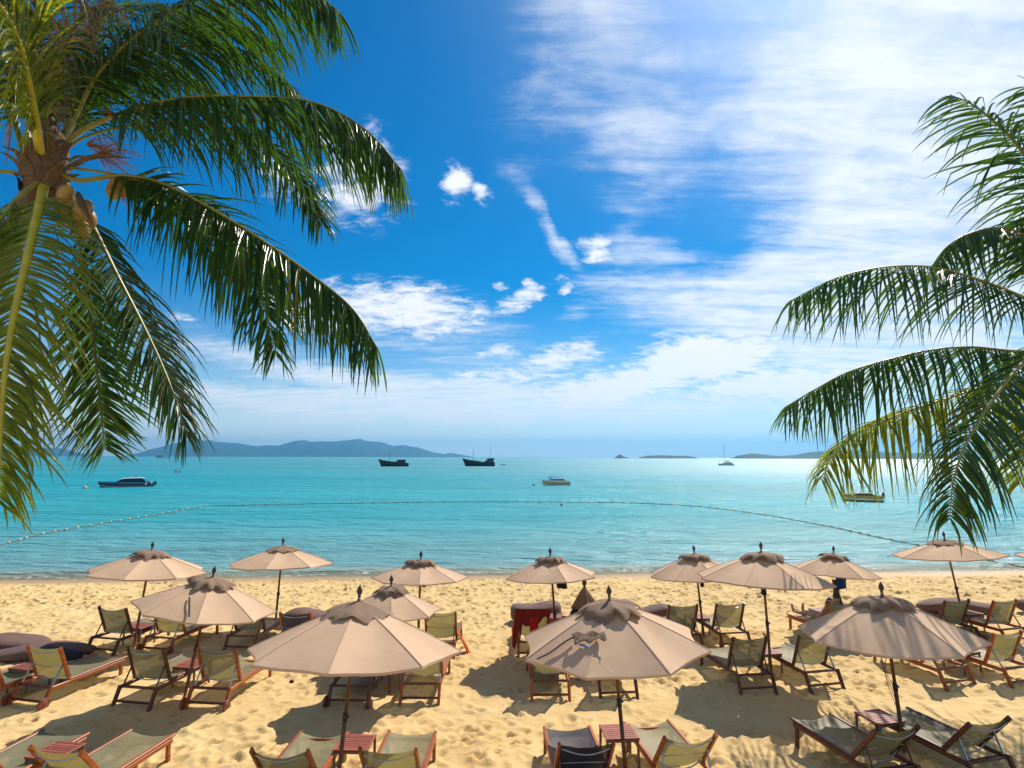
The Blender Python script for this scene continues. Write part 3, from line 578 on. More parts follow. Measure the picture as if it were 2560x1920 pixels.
# ------------------------------------------------------------------ loungers
HX = .362
REC = [(.47, .385, .23, 1.01), (.47, .385, .05, .89)]     # hinge y, z and top y, z of the backrest: upright, reclined
rec = 0
def post(t): a, b, c, d = REC[rec]; return Vector((0, a+(c-a)*t, b+(d-b)*t))
def lounger_meshes():
    D_ = {}
    for s in (-1, 1):
        D_['side_rail', s] = M1('side_rail', 'beam', (s*HX, .10, .31), (s*HX, 1.70, .325), .046, .068)
        D_['seat_rail', s] = M1('seat_rail', 'beam', (s*HX, .47, .366), (s*HX, 1.76, .385), .048, .034)
        D_['back_post', s] = M1('back_post', 'beam', Vector((s*HX,0,0))+post(-.02), Vector((s*HX,0,0))+post(1), .042, .068, (0,.7,.7))
        D_['rear_leg', s] = M1('leg', 'beam', (s*HX, .125, .344), (s*HX, -.055, -.05), .054, .070, (0,1,0))
        D_['front_leg', s] = M1('leg', 'beam', (s*HX, 1.635, .292), (s*HX, 1.65, -.05), .048, .066, (0,1,0))
        D_['support_strut', s] = M1('support_strut', 'beam', Vector((s*(HX-.035),-.01,0))+post(.45), (s*(HX-.035), .16, .345), .018, .03, (0,1,0))
        m = MB(); x = s*(HX+.046)
        n = 20; prof = [(.0,.022),(.055,.022),(.07,.014),(.096,.018),(.104,.008),(.104,-.018),(.0,-.018)]
        vs = [(x+s*w, -.035+r*math.cos(2*math.pi*k/n), .092+r*math.sin(2*math.pi*k/n)) for r, w in prof for k in range(n)]
        m.add(vs, [(i*n+k, i*n+(k+1)%n, (i+1)*n+(k+1)%n, (i+1)*n+k) for i in range(len(prof)-1) for k in range(n)]); D_['wheel', s] = m.mesh('wheel'); D_['hub', s] = M1('hub_cap', 'tube', [(x+s*.0225,-.035,.092),(x+s*.030,-.035,.092)], .016, 10)
    D_['cross_bar'] = M1('cross_bar', 'beam', (-HX+.02, .225, .30), (HX-.02, .225, .30), .03, .022)
    D_['cross_bar2'] = M1('cross_bar', 'beam', (-HX+.02, .135, .315), (HX-.02, .135, .315), .034, .028)
    D_['stretcher'] = M1('stretcher', 'beam', (-HX+.02, -.005, .115), (HX-.02, -.005, .115), .03, .042)
    D_['foot_bar'] = M1('cross_bar', 'beam', (-HX+.02, 1.63, .32), (HX-.02, 1.63, .32), .034, .05)
    b = Vector((0, -(post(1)-post(0)).z, (post(1)-post(0)).y)).normalized()       # away from the sitter
    def arc(t, bow, drop=0):
        return [Vector((HX*.92*(2*k/12-1), 0, 0)) + post(t) + b*(bow*math.sin(math.pi*k/12)+.02) for k in range(13)]
    D_['top_bar'] = M1('curved_bar', 'tube', arc(.90, .085), .010, 6)
    D_['low_bar'] = M1('curved_bar', 'tube', arc(.10, .115), .011, 6)
    D_['mid_bar'] = M1('straight_bar', 'tube', [Vector((-HX*.9,0,0))+post(.42)+b*.05, Vector((HX*.9,0,0))+post(.42)+b*.05], .007, 6)
    for v in range(3):
        rv = random.Random(v); sg = (.055, .04, .07)[v]
        m = MB(); rows = []
        for i in range(13):
            t = .04+.95*i/12
            rows.append([Vector(((HX-.022)*(2*k/12-1), 0, 0)) + post(t - (.035*math.sin(math.pi*k/12) if i == 12 else 0)) + b*((sg+.02*math.sin(t*5+v))*math.sin(math.pi*k/12) + .004*rv.uniform(-1,1)) for k in range(13)])
        m.grid(rows); D_['back_sling', v] = m.mesh('back_sling')
        m = MB(); rows = []
        for i in range(17):
            y = .50+1.235*i/16
            rows.append([((HX-.022)*(2*k/12-1), y - (.03*math.sin(math.pi*k/12) if i == 16 else 0), .374+.012*i/16 - (sg*.8+.012*math.sin(y*7+v))*math.sin(math.pi*k/12) + .003*rv.uniform(-1,1)) for k in range(13)])
        m.grid(rows); D_['seat_sling', v] = m.mesh('seat_sling')
    return D_
LMS = []
for rec in (0, 1): LMS.append(lounger_meshes())
n_l = 0
def lounger(ref, pxy, head, label, group, wheels=False, sling=None, wmat=None, tilt=1.0):
    """ref: 'rear' ground under rear legs, 'top' middle of the backrest's top, 'foot' middle of the foot end"""
    global n_l, rec
    rec = 1 if group == G1 else 0; LM = LMS[rec]
    lp = {'rear': Vector((0,-.03,0)), 'top': post(1), 'foot': Vector((0,1.76,.385))}[ref]
    a = R(-head); P = gp(pxy[0], pxy[1], lp.z); off = Matrix.Rotation(a, 3, 'Z') @ Vector((lp.x, lp.y, 0))
    r = empty('sun_lounger', (P.x-off.x, P.y-off.y, 0), (0,0,a), label, 'sun lounger', group); k_ = 1+.10*min(1, (abs(pxy[0]-1280)/1150)**2); r.scale = (k_, 1, 1)
    v = n_l % 3; n_l += 1; w = wmat or TEAK; sl = sling or SLING
    for s in (-1, 1):
        part('side_rail', LM['side_rail', s], w, r); part('seat_rail', LM['seat_rail', s], w, r); part('back_post', LM['back_post', s], w, r)
        part('leg', LM['rear_leg', s], w, r); part('leg', LM['front_leg', s], w, r); part('support_strut', LM['support_strut', s], DTEAK if n_l % 2 else STEEL, r)
        if wheels: wh = part('wheel', LM['wheel', s], TABLE, r); part('hub_cap', LM['hub', s], DTEAK, wh)
    for k, mt in (('cross_bar', DTEAK), ('cross_bar2', DTEAK), ('stretcher', DTEAK), ('foot_bar', w)): part(LM[k].name.split('.')[0], LM[k], mt, r)
    bs = part('back_sling', LM['back_sling', v], sl, r)
    for k in ('top_bar', 'low_bar', 'mid_bar'): part(LM[k].name.split('.')[0], LM[k], STEEL, bs)
    part('seat_sling', LM['seat_sling', v], sl, r)
    return r
G1, G2, G3 = 'loungers of the front row', 'loungers of the middle row', 'loungers of the row nearest the sea'
LOUNGERS = [
 ('foot',(165,1829),8,'olive lounger cut off by the bottom left corner, left of its red table',G1,0),
 ('foot',(382,1830),10,'olive lounger in the bottom left corner with its backrest in front of a red table',G1,0),
 ('foot',(811,1830),2.4,'olive lounger at the bottom edge, left of the big parasol pole and red table',G1,0),
 ('foot',(1031,1828),1.7,'olive lounger at the bottom edge, right of the big parasol pole and red table',G1,0),
 ('foot',(1417,1817),-3.7,'lounger with a black and navy sling at the bottom edge',G1,0),
 ('foot',(1616,1803),-8,'olive lounger at the bottom edge, right of the black lounger and its table',G1,0),
 ('foot',(2027,1790),-14,'olive lounger dappled by palm shade left of the dark table in the bottom right corner',G1,0),
 ('foot',(2222,1775),-16,'olive lounger in the bottom right corner, right of the dark table',G1,0),
 ('foot',(130,1652),13,'orange-brown lounger at the left edge, foot end behind another lounger\'s backrest',G2,0),
 ('rear',(62,1768),14,'wheeled orange-brown lounger in the sun in front of the mauve bean bags',G2,1),
 ('rear',(326,1773),10,'shaded lounger without wheels just left of a leaning parasol pole',G2,0),
 ('rear',(512,1775),6,'wheeled lounger just right of a leaning parasol pole',G2,1),
 ('rear',(868,1768),2,'lounger with a black towel over its back under the big left parasol',G2,1),
 ('rear',(1048,1762),1,'lounger under the right rim of the big left parasol',G2,0),
 ('rear',(1377,1754),-1.5,'lounger under the left rim of the big middle parasol',G2,0),
 ('rear',(1548,1748),-5,'lounger mostly hidden behind the big middle parasol and its pole',G2,0),
 ('rear',(1898,1736),-9,'shaded lounger left of the pole of the tall right parasol',G2,0),
 ('rear',(2069,1727),-12,'lounger with a half sunlit yellow back right of the tall parasol pole',G2,0),
 ('rear',(2403,1718),-17,'lounger with a long orange rail below the palm-striped parasol',G2,0),
 ('rear',(2567,1717),-17,'yellow-backed lounger cut by the right edge, right of a small table',G2,0),
 ('rear',(248,1636),13,'dark shaded lounger beside the mauve bean bags at the left',G3,0),
 ('rear',(386,1634),12,'wheeled lounger right of a leaning pole near the left beach',G3,1),
 ('rear',(597,1630),5,'lounger partly hidden by the left rim of the big left parasol',G3,0),
 ('top',(738,1531),4,'black lounger top peeping over the big left parasol',G3,0),
 ('top',(1101,1529),1,'lounger with an orange towel hanging on its right side',G3,0),
 ('top',(1333,1526),-2,'lounger draped with red towels by the thin parasol pole',G3,0),
 ('top',(1446,1542),-3,'lounger with a red bag behind the big middle parasol',G3,0),
 ('top',(1708,1512),-6,'olive lounger left of a pole by the sea, beside a mauve bean bag',G3,0),
 ('top',(1826,1508),-9,'wheeled lounger with a sunlit back right of a pole by the sea',G3,1),
 ('rear',(2130,1617),-16,'lounger with bare feet on it behind the palm-striped parasol',G3,0),
 ('top',(2393,1500),-15,'dark shaded lounger under the leaning parasol at the right',G3,1),
 ('top',(2513,1500),-16,'yellow-backed lounger right of the dark one at the right',G3,1),
 ('foot',(2583,1533),-18,'lounger foot showing at the right edge of the beach',G3,0),
]
LO = []
for i, (ref, p, h, lab, g, wh) in enumerate(LOUNGERS):
    dark = i in (4, 12, 23)
    LO.append(lounger(ref, p, h, lab, g, bool(wh), SLING_D if dark else None, DTEAK if i in (6, 7, 10, 12, 15, 16, 17, 20, 22, 27, 28, 30) else None))

# ------------------------------------------------------------------ side tables
def table_meshes():
    D_ = {}; a = .255
    D_['slat'] = M1('slat', 'box', (0,0,.437), (a*2-.066, .052, .02))
    D_['end'] = M1('end_rail', 'beam', (0,-a+.002,.436), (0,a-.002,.436), .036, .026)
    for i, (x, y) in enumerate(((-1,-1),(1,-1),(1,1),(-1,1))):
        D_['leg', i] = M1('leg', 'beam', (x*(a-.02), y*(a-.03), .423), (x*(a-.015), y*(a-.02), -.05), .036, .036)
    for s in (-1, 1): D_['apron', s] = M1('apron', 'beam', (-a+.04, s*(a-.03), .40), (a-.04, s*(a-.03), .40), .02, .036)
    return D_
TM = table_meshes()
def side_table(pxy, head, label, dark=False):
    P = gp(pxy[0], pxy[1], .44)
    r = empty('side_table', (P.x, P.y, 0), (0,0,R(-head)), label, 'side table', 'small slatted side tables')
    for k in range(8): part('slat', TM['slat'], TABLE, r, loc=(0, -.224+.064*k, 0))
    for s in (-1, 1): part('end_rail', TM['end'], TABLE, r, loc=(s*.238, 0, 0)); part('apron', TM['apron', s], GREYLEG, r)
    for i in range(4): part('leg', TM['leg', i], GREYLEG, r)
    return r
for p, h, lab in [((140,1876),9,'red slatted table behind the lounger in the bottom left corner'),((888,1856),2,'red slatted table beside the big left parasol\'s pole'),
 ((1547,1829),-5,'sunlit red slatted table beside the black lounger'),((2198,1792),-15,'dark slatted table striped by palm shade under the right parasol'),
 ((76,1663),14,'small table at the left edge between two sunlit loungers'),((480,1659),10,'small table behind the leaning pole at mid left'),
 ((978,1657),2,'small table under the front rim of the big left parasol'),((1468,1640),-3,'small table hidden under the big middle parasol'),
 ((1912,1627),-10,'small table beside the pole of the tall right parasol'),((2402,1624),-17,'small table between the two yellow loungers at the right edge'),
 ((350,1564),12,'small table by the leaning pole near the mauve bean bags'),((1385,1540),-2,'small pinkish table beside the red-towel lounger'),
 ((1742,1541),-7,'small table by the pole between the two loungers near the sea'),((2056,1525),-14,'small table beside the person\'s lounger'),((2420,1531),-17,'small table between the dark and yellow loungers at the right')]:
    side_table(p, h, lab)

# ------------------------------------------------------------------ parasols
def canopy_mesh(Rr, rise, sag, i, seed):
    rd = random.Random(seed*10+i); m = MB(); a0, a1 = 2*math.pi*i/8, 2*math.pi*(i+1)/8; rows = []; nr, na = 10, 8
    bu = rd.uniform(.6, 1.5); ph = rd.uniform(0, 6)
    for j in range(nr+1):
        s = .10+.90*j/nr; row = []
        for k in range(na+1):
            u = k/na; si = math.sin(math.pi*u)
            sc_ = s*(1-.06*si*s*s)
            x = Rr*sc_*((1-u)*math.cos(a0)+u*math.cos(a1)); y = Rr*sc_*((1-u)*math.sin(a0)+u*math.sin(a1))
            z = rise*(1-s)*(1+.16*s) - sag*bu*si*s*(1.1-s*.55) + .006*math.sin(6*u+ph+4*s)*si
            row.append((x, y, z))
        rows.append(row)
    m.grid(rows); e_ = rows[-1]; m.grid([e_, [(x*1.001, y*1.001, z-.022) for x, y, z in e_]])
    for j in range(nr):      # raised seam over the rib
        p0, p1 = Vector(rows[j][0]), Vector(rows[j+1][0]); m.beam(p0+Vector((0,0,.001)), p1+Vector((0,0,.001)), .012, .006)
    return m.mesh('canopy_panel')
def cap_mesh(Rc, rise, seed, flat, Rr):
    rd = random.Random(seed); m = MB(); rows = []; n = 64
    ph = [rd.uniform(0, 6.28) for _ in range(6)]; f1 = rd.choice((8, 9, 10)); tilt = rd.uniform(0, 6.28)
    lf = (.035, .055, .075, .07, .04, -.005) if not flat else (.03, .04, .04, .035, .025, .008)
    for q, r in enumerate((.10, .42, .66, .82, .93, 1.0)):
        row = []; k = (q/5)**1.5
        for i in range(n):
            a = 2*math.pi*i/n
            wv = math.sin(f1*a+ph[0])*.7 + math.sin(5*a+ph[1])*.5 + math.sin(13*a+ph[2])*.45 + math.sin(21*a+ph[4])*.3
            rr = Rc*r*(1+(.15 if not flat else .08)*k*wv); s_ = rr/Rr
            zz_ = rise*(1-s_)*(1+.16*s_) + lf[q] + k*(.026 if not flat else .016)*(math.sin(f1*a+ph[3])+.8*math.sin(3*a+ph[4])+1.1) + .025*math.cos(a-tilt)*r + .012*math.sin(4*a+ph[5])*(q > 0)
            row.append((rr*math.cos(a), rr*math.sin(a), zz_))
        rows.append(row)
    m.grid(rows, wrap=True); return m.mesh('vent_cap')
fin = MB(); fin.lathe([(.020,-.03),(.026,0),(.020,.015),(.036,.035),(.046,.065),(.042,.095),(.026,.13),(.010,.158),(.003,.175)], 14); FIN = fin.mesh('finial')
PANELS = {}
def parasol(base, apex, rim_y, width, label, roll=0, pitch=0, yaw=0, seed=0, flat=False, lean=0, group='open beige parasols', dark_pole=True, zb=0.0):
    B = gp(base[0], base[1], zb); A = at(apex[0], apex[1], B.y+lean)
    r = empty('parasol', B, (0,0,0), label, 'parasol', group)
    ax = A-B; Hh = ax.length; axn = ax.normalized()
    q = Vector((0,0,1)).rotation_difference(axn).to_euler(); r.rotation_euler = q
    zc = (CR.transposed() @ (A-CAM)); depth = -zc.z
    Rr = .5*width*depth/F_PX; rise = max(.3, (rim_y-apex[1])*depth/F_PX*.98)
    # canopy parts, tilted about the top of the pole
    rot = Matrix.Rotation(R(pitch), 3, 'X') @ Matrix.Rotation(R(roll), 3, 'Y') @ Matrix.Rotation(R(yaw), 3, 'Z')
    rot = q.to_matrix().inverted() @ (q.to_matrix().lerp(Matrix.Identity(3), .4)).normalized() @ rot
    e = rot.to_euler(); top = Vector((0,0,Hh)); org = top - rot @ Vector((0,0,rise))
    key = (round(Rr, 1), round(rise, 1), seed % 3)
    m = MB(); m.tube([(0,0,-.35),(0,0,Hh*.42)], .030, 12); part('pole', m.mesh('pole'), POLEW, r)
    m = MB(); m.tube([(0,0,Hh*.42),(0,0,Hh+.05)], .026, 12); part('pole', m.mesh('pole'), POLEW, r)
    m = MB(); m.tube([(0,0,Hh*.42-.06),(0,0,Hh*.42+.05)], .036, 12); m.box((.045,0,Hh*.42),(.03,.02,.03)); part('pole_collar', m.mesh('pole_collar'), BLACKM, r)
    if key not in PANELS: PANELS[key] = [canopy_mesh(1, rise/Rr, .035, i, seed+1) for i in range(8)]
    for i in range(8):
        o = part('canopy_panel', PANELS[key][i], CANVAS, r, loc=org, rot=e); o.scale = (Rr,)*3
    o = part('vent_cap', cap_mesh(Rr*.30+.02, rise, seed+50, flat, Rr), CAPC, r, loc=org, rot=e)
    o = part('finial', FIN, FINIAL, r, loc=org + rot @ Vector((0,0,rise+.085)), rot=e); o.scale = (.9,)*3
    m = MB(); m.tube([(0,0,Hh-.55),(0,0,Hh-.47)], .05, 12); part('hub', m.mesh('hub'), BLACKM, r)
    key2 = ('rib',)+key
    if key2 not in PANELS:
        s_ = MB(); s_.beam((.03,0,rise/Rr-.035), (.99,0,-.012), .012, .015); st = MB(); st.beam((.04,0,rise/Rr-.52/Rr), (.52,0,rise/Rr*.5-.03), .009, .012)
        PANELS[key2] = (s_.mesh('rib'), st.mesh('strut'))
    for i in range(8):
        ee = (rot @ Matrix.Rotation(2*math.pi*i/8, 3, 'Z')).to_euler()
        o = part('rib', PANELS[key2][0], DTEAK, r, loc=org, rot=ee); o.scale = (Rr,)*3
        part('strut', PANELS[key2][1], DTEAK, o)
    r['R'] = Rr
    return r, org, rot, rise, Rr
PA = {}
for k, args, kw in [
 ('A', ((333,1623),(379,1378),1427,274,'parasol over the dark lounger at the far left, its left rim strap hanging'), dict(roll=-1, pitch=-3, yaw=10, seed=1)),
 ('B', ((687,1572),(707,1366),1408,252,'parasol left of centre standing against the sea with a flat cap'), dict(roll=-2, pitch=-4, yaw=5, seed=2, flat=True)),
 ('C', ((460,1747),(531,1446),1515,332,'parasol on a strongly leaning pole at mid left'), dict(roll=2, pitch=-3, yaw=20, seed=3)),
 ('D', ((838,2005),(897,1506),1618,520,'biggest parasol left of centre, with a flat cap and grey finial'), dict(roll=-2, pitch=-7, yaw=2, seed=4, flat=True)),
 ('E', ((973,1735),(978,1468),1526,250,'small parasol half hidden behind the biggest left parasol'), dict(pitch=-2, yaw=12, seed=5)),
 ('F', ((1044,1640),(1052,1402),1442,238,'parasol near the water just left of the picture centre'), dict(pitch=-3, yaw=8, seed=6)),
 ('G', ((1394,1640),(1376,1394),1438,232,'parasol near the water above the red-towel lounger'), dict(pitch=-3, yaw=14, seed=7)),
 ('H', ((1566,1942),(1524,1504),1605,470,'big parasol right of centre with a folded cloth lying on it'), dict(pitch=1, yaw=22, seed=8)),
 ('I', ((1760,1592),(1736,1386),1434,234,'parasol whose right rim is hidden by the tall right parasol'), dict(pitch=-3, yaw=5, seed=9)),
 ('J', ((1929,1689),(1903,1382),1446,326,'tall parasol right of centre with palm shade on its right tip'), dict(roll=3, pitch=-4, yaw=10, seed=10)),
 ('K', ((2108,1578),(2084,1386),1430,205,'small tilted parasol by the water with a blue cloth under it'), dict(roll=6, pitch=-3, yaw=8, seed=11)),
 ('L', ((2412,1560),(2362,1350),1386,242,'parasol on a leaning orange pole at the right, behind a hanging frond'), dict(roll=2, pitch=-4, yaw=5, seed=12, flat=True)),
 ('M', ((2262,1885),(2206,1492),1582,408,'parasol at the right covered in stripes of palm shade'), dict(roll=0, pitch=-2, yaw=12, seed=13)),
 ('O', ((2735,1560),(2715,1360),1396,285,'parasol of which only the left tip shows at the right edge'), dict(pitch=-3, yaw=0, seed=14)),
]:
    PA[k] = parasol(*args, **kw)
# closed parasol
B = gp(1463, 1625, 0); A = at(1456, 1470, B.y); r = empty('parasol', B, (0,0,0), 'folded parasol between the big middle parasol and the sea', 'parasol', 'folded parasols'); Hh = A.z
m = MB(); m.tube([(0,0,-.3),(0,0,Hh)], .028, 12); part('pole', m.mesh('pole'), POLEW, r)
o = part('finial', FIN, FINIAL, r, loc=(0,0,Hh+.03)); o.scale = (1.3,)*3
def folded(z0, z1, r0, r1, f, amp, seed):
    rd = random.Random(seed); m = MB(); rows = []; n = 64; p1, p2 = rd.uniform(0,6), rd.uniform(0,6)
    for j in range(11):
        t = j/10; rr = r0+(r1-r0)*t**.8
        rows.append([(rr*(1+amp*t*math.sin(f*2*math.pi*i/n+p1)+.3*amp*t*math.sin(3*2*math.pi*i/n+p2))*math.cos(2*math.pi*i/n), rr*(1+amp*t*math.sin(f*2*math.pi*i/n+p1)+.3*amp*t*math.sin(3*2*math.pi*i/n+p2))*math.sin(2*math.pi*i/n), z0+(z1-z0)*t+.03*t*math.sin(4*2*math.pi*i/n+p2)) for i in range(n)])
    m.grid(rows, wrap=True); return m.mesh('folded_canopy')
part('folded_canopy', folded(Hh-.1, Hh-1.35, .05, .16, 8, .25, 3), CANVAS, r)
part('vent_cap', folded(Hh-.0, Hh-.5, .045, .30, 9, .2, 4), CAPC, r)
# wrapped pole of the small tilted parasol
B = gp(2108, 1578, 0); m = MB(); rows = []
for j in range(9):
    t = j/8; rr = .05+.10*t**1.2; rows.append([(rr*(1+.25*t*math.sin(6*a+1))*math.cos(a)-.10*(1-t), rr*(1+.25*t*math.sin(6*a+1))*math.sin(a), 1.35-1.15*t) for a in [2*math.pi*i/40 for i in range(40)]])
m.grid(rows, wrap=True); part('pole_wrap', m.mesh('pole_wrap'), simple('pole_wrap_canvas', (.075,.05,.035), .9, var=.3), PA['K'][0], loc=(0.02,0,0))

# ------------------------------------------------------------------ soft things
def drape(name, mt, P0, ux, uy, nx, ny, wave, seed, label, cat, group=None, thick=.008, rag=.06):
    """cloth sheet from corner P0 along ux (width) and uy (down), with folds"""
    rd = random.Random(seed); m = MB(); rows = []; ux, uy, P0 = Vector(ux), Vector(uy), Vector(P0); nn = ux.cross(uy).normalized(); p = [rd.uniform(0,6) for _ in range(4)]
    for j in range(ny+1):
        v = j/ny; row = []
        for i in range(nx+1):
            u = i/nx; w = wave*(math.sin(u*9+p[0])*(.3+v)+.6*math.sin(u*17+p[1]+v*2)*v + .4*math.sin(v*6+p[2]))
            row.append(P0 + ux*(u+.04*math.sin(v*5+p[3])*(v)) + uy*(v*(1+rag*math.sin(u*7+p[1])+.4*rag*math.sin(u*15+p[2]))) + nn*w)
        rows.append(row)
    m.grid(rows); me_ = m.mesh(name); org = Vector(P0)
    me_.transform(Matrix.Translation(-org)); o = part(name, me_, mt, loc=org); tag(o, label, cat, group)
    md = o.modifiers.new('thickness', 'SOLIDIFY'); md.thickness = thick; return o
def on(o, v): return o.matrix_basis @ Vector(v)
def dirv(o, v): return o.matrix_basis.to_3x3() @ Vector(v)
bpy.context.view_layer.update()
# towels
l = LO[25]
drape('towel', RED, on(l, (-.41,.17,1.06)), dirv(l, (.82,0,0)), dirv(l, (0,-.05,-.30)), 24, 10, .022, 1, 'dark red towel spread over the top of a lounger back', 'towel', 'red towels', rag=.3)
drape('towel', RED, on(l, (-.43,.12,1.045)), dirv(l, (.20,0,0)), dirv(l, (-.08,-.05,-.70)), 10, 14, .025, 2, 'dark red towel hanging down the left post of the red-towel lounger', 'towel', 'red towels', rag=.3)
drape('towel', cloth('bright_red_cloth', (.62,.02,.012), (.8,.03,.01), .3, wr=.5), on(l, (-.10,.08,.90)), dirv(l, (.20,0,0)), dirv(l, (.02,.0,-.55)), 8, 12, .02, 3, 'bright red cloth strip hanging in the middle of a lounger back', 'towel', 'red towels', rag=.3)
drape('towel', ORANGE, on(l, (-.52,.35,.62)), dirv(l, (.16,0,.05)), dirv(l, (.05,-.03,-.45)), 8, 10, .02, 4, 'orange towel at the left side of the red-towel lounger', 'towel', 'orange towels')
l = LO[24]
drape('towel', ORANGE, on(l, (.36,.62,.50)), dirv(l, (.05,-.25,0)), dirv(l, (.30,-.08,-.50)), 10, 12, .03, 5, 'orange towel hanging from a lounger down to the sand', 'towel', 'orange towels')
l = LO[26]
drape('towel', RED, on(l, (-.38,.14,1.05)), dirv(l, (.5,0,0)), dirv(l, (-.05,-.08,-.4)), 12, 10, .02, 6, 'red towel beside the folded parasol', 'towel', 'red towels', rag=.3)
def bag(P, w, h, d, mt, label, name='bag', seed=1):
    rd = random.Random(seed); m = MB(); prof = [(.02,0),(.42,.02),(.5,.15),(.48,.5),(.40,.8),(.22,.97),(.02,1)]; n = 20; rows = []
    for r_, z in prof: rows.append([(r_*w*math.cos(2*math.pi*i/n)*(1+.1*rd.uniform(-1,1)), r_*d*math.sin(2*math.pi*i/n), z*h) for i in range(n)])
    m.grid(rows, wrap=True); m.tube([(-.15*w,0,h*.9),(-.1*w,0,h*1.12),(.1*w,0,h*1.12),(.15*w,0,h*.9)], .01, 6)
    return tag(part(name, m.mesh(name), mt, loc=P), label, 'bag')
bag(on(l, (-.05,.42,.80)), .26, .34, .16, BLKC, 'black bag standing on the lounger by the folded parasol', seed=3)
l = LO[12]
drape('towel', BLKC, on(l, (-.36,.17,1.04)), dirv(l, (.72,0,0)), dirv(l, (0,.14,-.52)), 14, 10, .012, 8, 'black towel hung over the lounger back under the big left parasol', 'towel', 'black towels')
# cloths hung under parasols
def hang(P, w, h, mt, seed, label):
    return drape('cloth', mt, P, (w,0,0), (.02,0,-h), 10, 10, .03, seed, label, 'cloth', 'cloths hung under parasols')
P = at(1390, 1447, PA['G'][0].location.y-.2); hang(P, .24, .22, BLKC, 11, 'black cloth hanging under the parasol above the red-towel lounger')
P = at(1053, 1452, PA['F'][0].location.y-.1); hang(P, .10, .14, BLKC, 12, 'small black cloth hanging under the parasol just left of centre')
P = at(1749, 1446, PA['I'][0].location.y-.1); hang(P, .09, .22, BLKC, 13, 'dark cloth hanging at the pole of the half hidden right parasol')
P = at(1902, 1462, PA['J'][0].location.y-.1); hang(P, .10, .22, BLKC, 14, 'dark folded strap hanging at the tall right parasol\'s pole')
P = at(2089, 1433, PA['K'][0].location.y-.1); hang(P, .27, .42, BLUE, 15, 'bright blue cloth hanging under the small tilted parasol')
P = at(512, 1532, PA['C'][0].location.y+.25); hang(P, .09, .24, BLKC, 16, 'black cloth hanging behind the strongly leaning pole')
# folded cloth and strap lying on the big middle parasol
pr, org, rot, rise, Rr = PA['H']; pm = pr.matrix_basis
def on_can(k, ang, s, up=.02):
    pr, org, rot, rise, Rr = PA[k]; c = math.cos(math.pi/8)/math.cos(((ang+math.pi/8) % (math.pi/4))-math.pi/8) if False else 1
    a = ang; i = math.floor(a/(math.pi/4)); u = a/(math.pi/4)-i; a0, a1 = i*math.pi/4, (i+1)*math.pi/4
    p = Vector((Rr*s*((1-u)*math.cos(a0)+u*math.cos(a1)), Rr*s*((1-u)*math.sin(a0)+u*math.sin(a1)), rise*(1-s)*(1+.16*s)+up))
    return pr.matrix_basis @ (org + rot @ p)
c0 = on_can('H', R(196), .62, .03); c1 = on_can('H', R(232), .55, .05); c2 = on_can('H', R(214), .82, .03)
m = MB(); rows = []; rd = random.Random(4)
for j in range(9):
    v = j/8
    rows.append([c0.lerp(c1, u)+(c2-c0)*v*.55*(1-.3*u) + Vector((0,0,.05*abs(math.sin(u*7+v*3))+.02*rd.random())) for u in [i/12 for i in range(13)]])
m.grid(rows); me_ = m.mesh('cloth'); me_.transform(Matrix.Translation(-c0)); o = part('cloth', me_, CAPC, loc=c0); tag(o, 'crumpled beige cloth with a blue tag lying on the big middle parasol', 'cloth'); o.modifiers.new('thickness', 'SOLIDIFY').thickness = .008
m = MB(); q0 = c0.lerp(c2, .5)+Vector((.06,-.05,.03))-c0; m.beam(q0, q0+Vector((.13,-.02,-.03)), .06, .012); part('tag', m.mesh('tag'), BLUEC, o)
def strap(k, a0, s0, a1, s1, label, w=.03):
    p0, p1 = on_can(k, a0, s0, .02), on_can(k, a1, s1, .02); m = MB(); P = [p0.lerp(p1, t)-p0+Vector((0,0,.012*math.sin(t*7))) for t in [i/8 for i in range(9)]]
    for a, b in zip(P, P[1:]): m.beam(a, b, w, .008)
    return tag(part('strap', m.mesh('strap'), BLKC, loc=p0), label, 'strap', 'tie straps on parasols')
strap('H', R(200), .60, R(188), .98, 'dark strap running to the left rim of the big middle parasol', .045)
strap('C', R(246), .55, R(262), .93, 'black strap lying on the strongly leaning parasol')
strap('L', R(10), .70, R(4), 1.0, 'dark strap on the right rim of the parasol behind the frond', .06)
strap('A', R(197), .98, R(197), 1.02, 'short strap at the left rim of the far left parasol')
# cords hanging along the pole of the striped parasol
pr = PA['M'][0]; m = MB()
for k, (dx, sg) in enumerate(((-.10,.05),(-.13,.09),(-.16,.03))):
    z0, z1 = PA['M'][1].z+.05, .55+.25*k; m.tube([Vector((-.03+dx*math.sin(math.pi*t)+.02*math.sin(9*t+k), -.04, z0+(z1-z0)*t)) for t in [i/14 for i in range(15)]], .005, 5)
part('cord', m.mesh('cord'), BLACKM, pr)
for k, x in (('A', .16), ('F', .10), ('I', .08)):
    pr = PA[k][0]; z0 = PA[k][1].z; m = MB(); m.tube([(.03,-.03,z0),(x*.6,-.03,z0-.22),(x,-.03,z0-.30),(x+.05,-.03,z0-.2),(x*.7,-.03,z0-.02)], .005, 5); part('cord', m.mesh('cord'), BLACKM, pr)

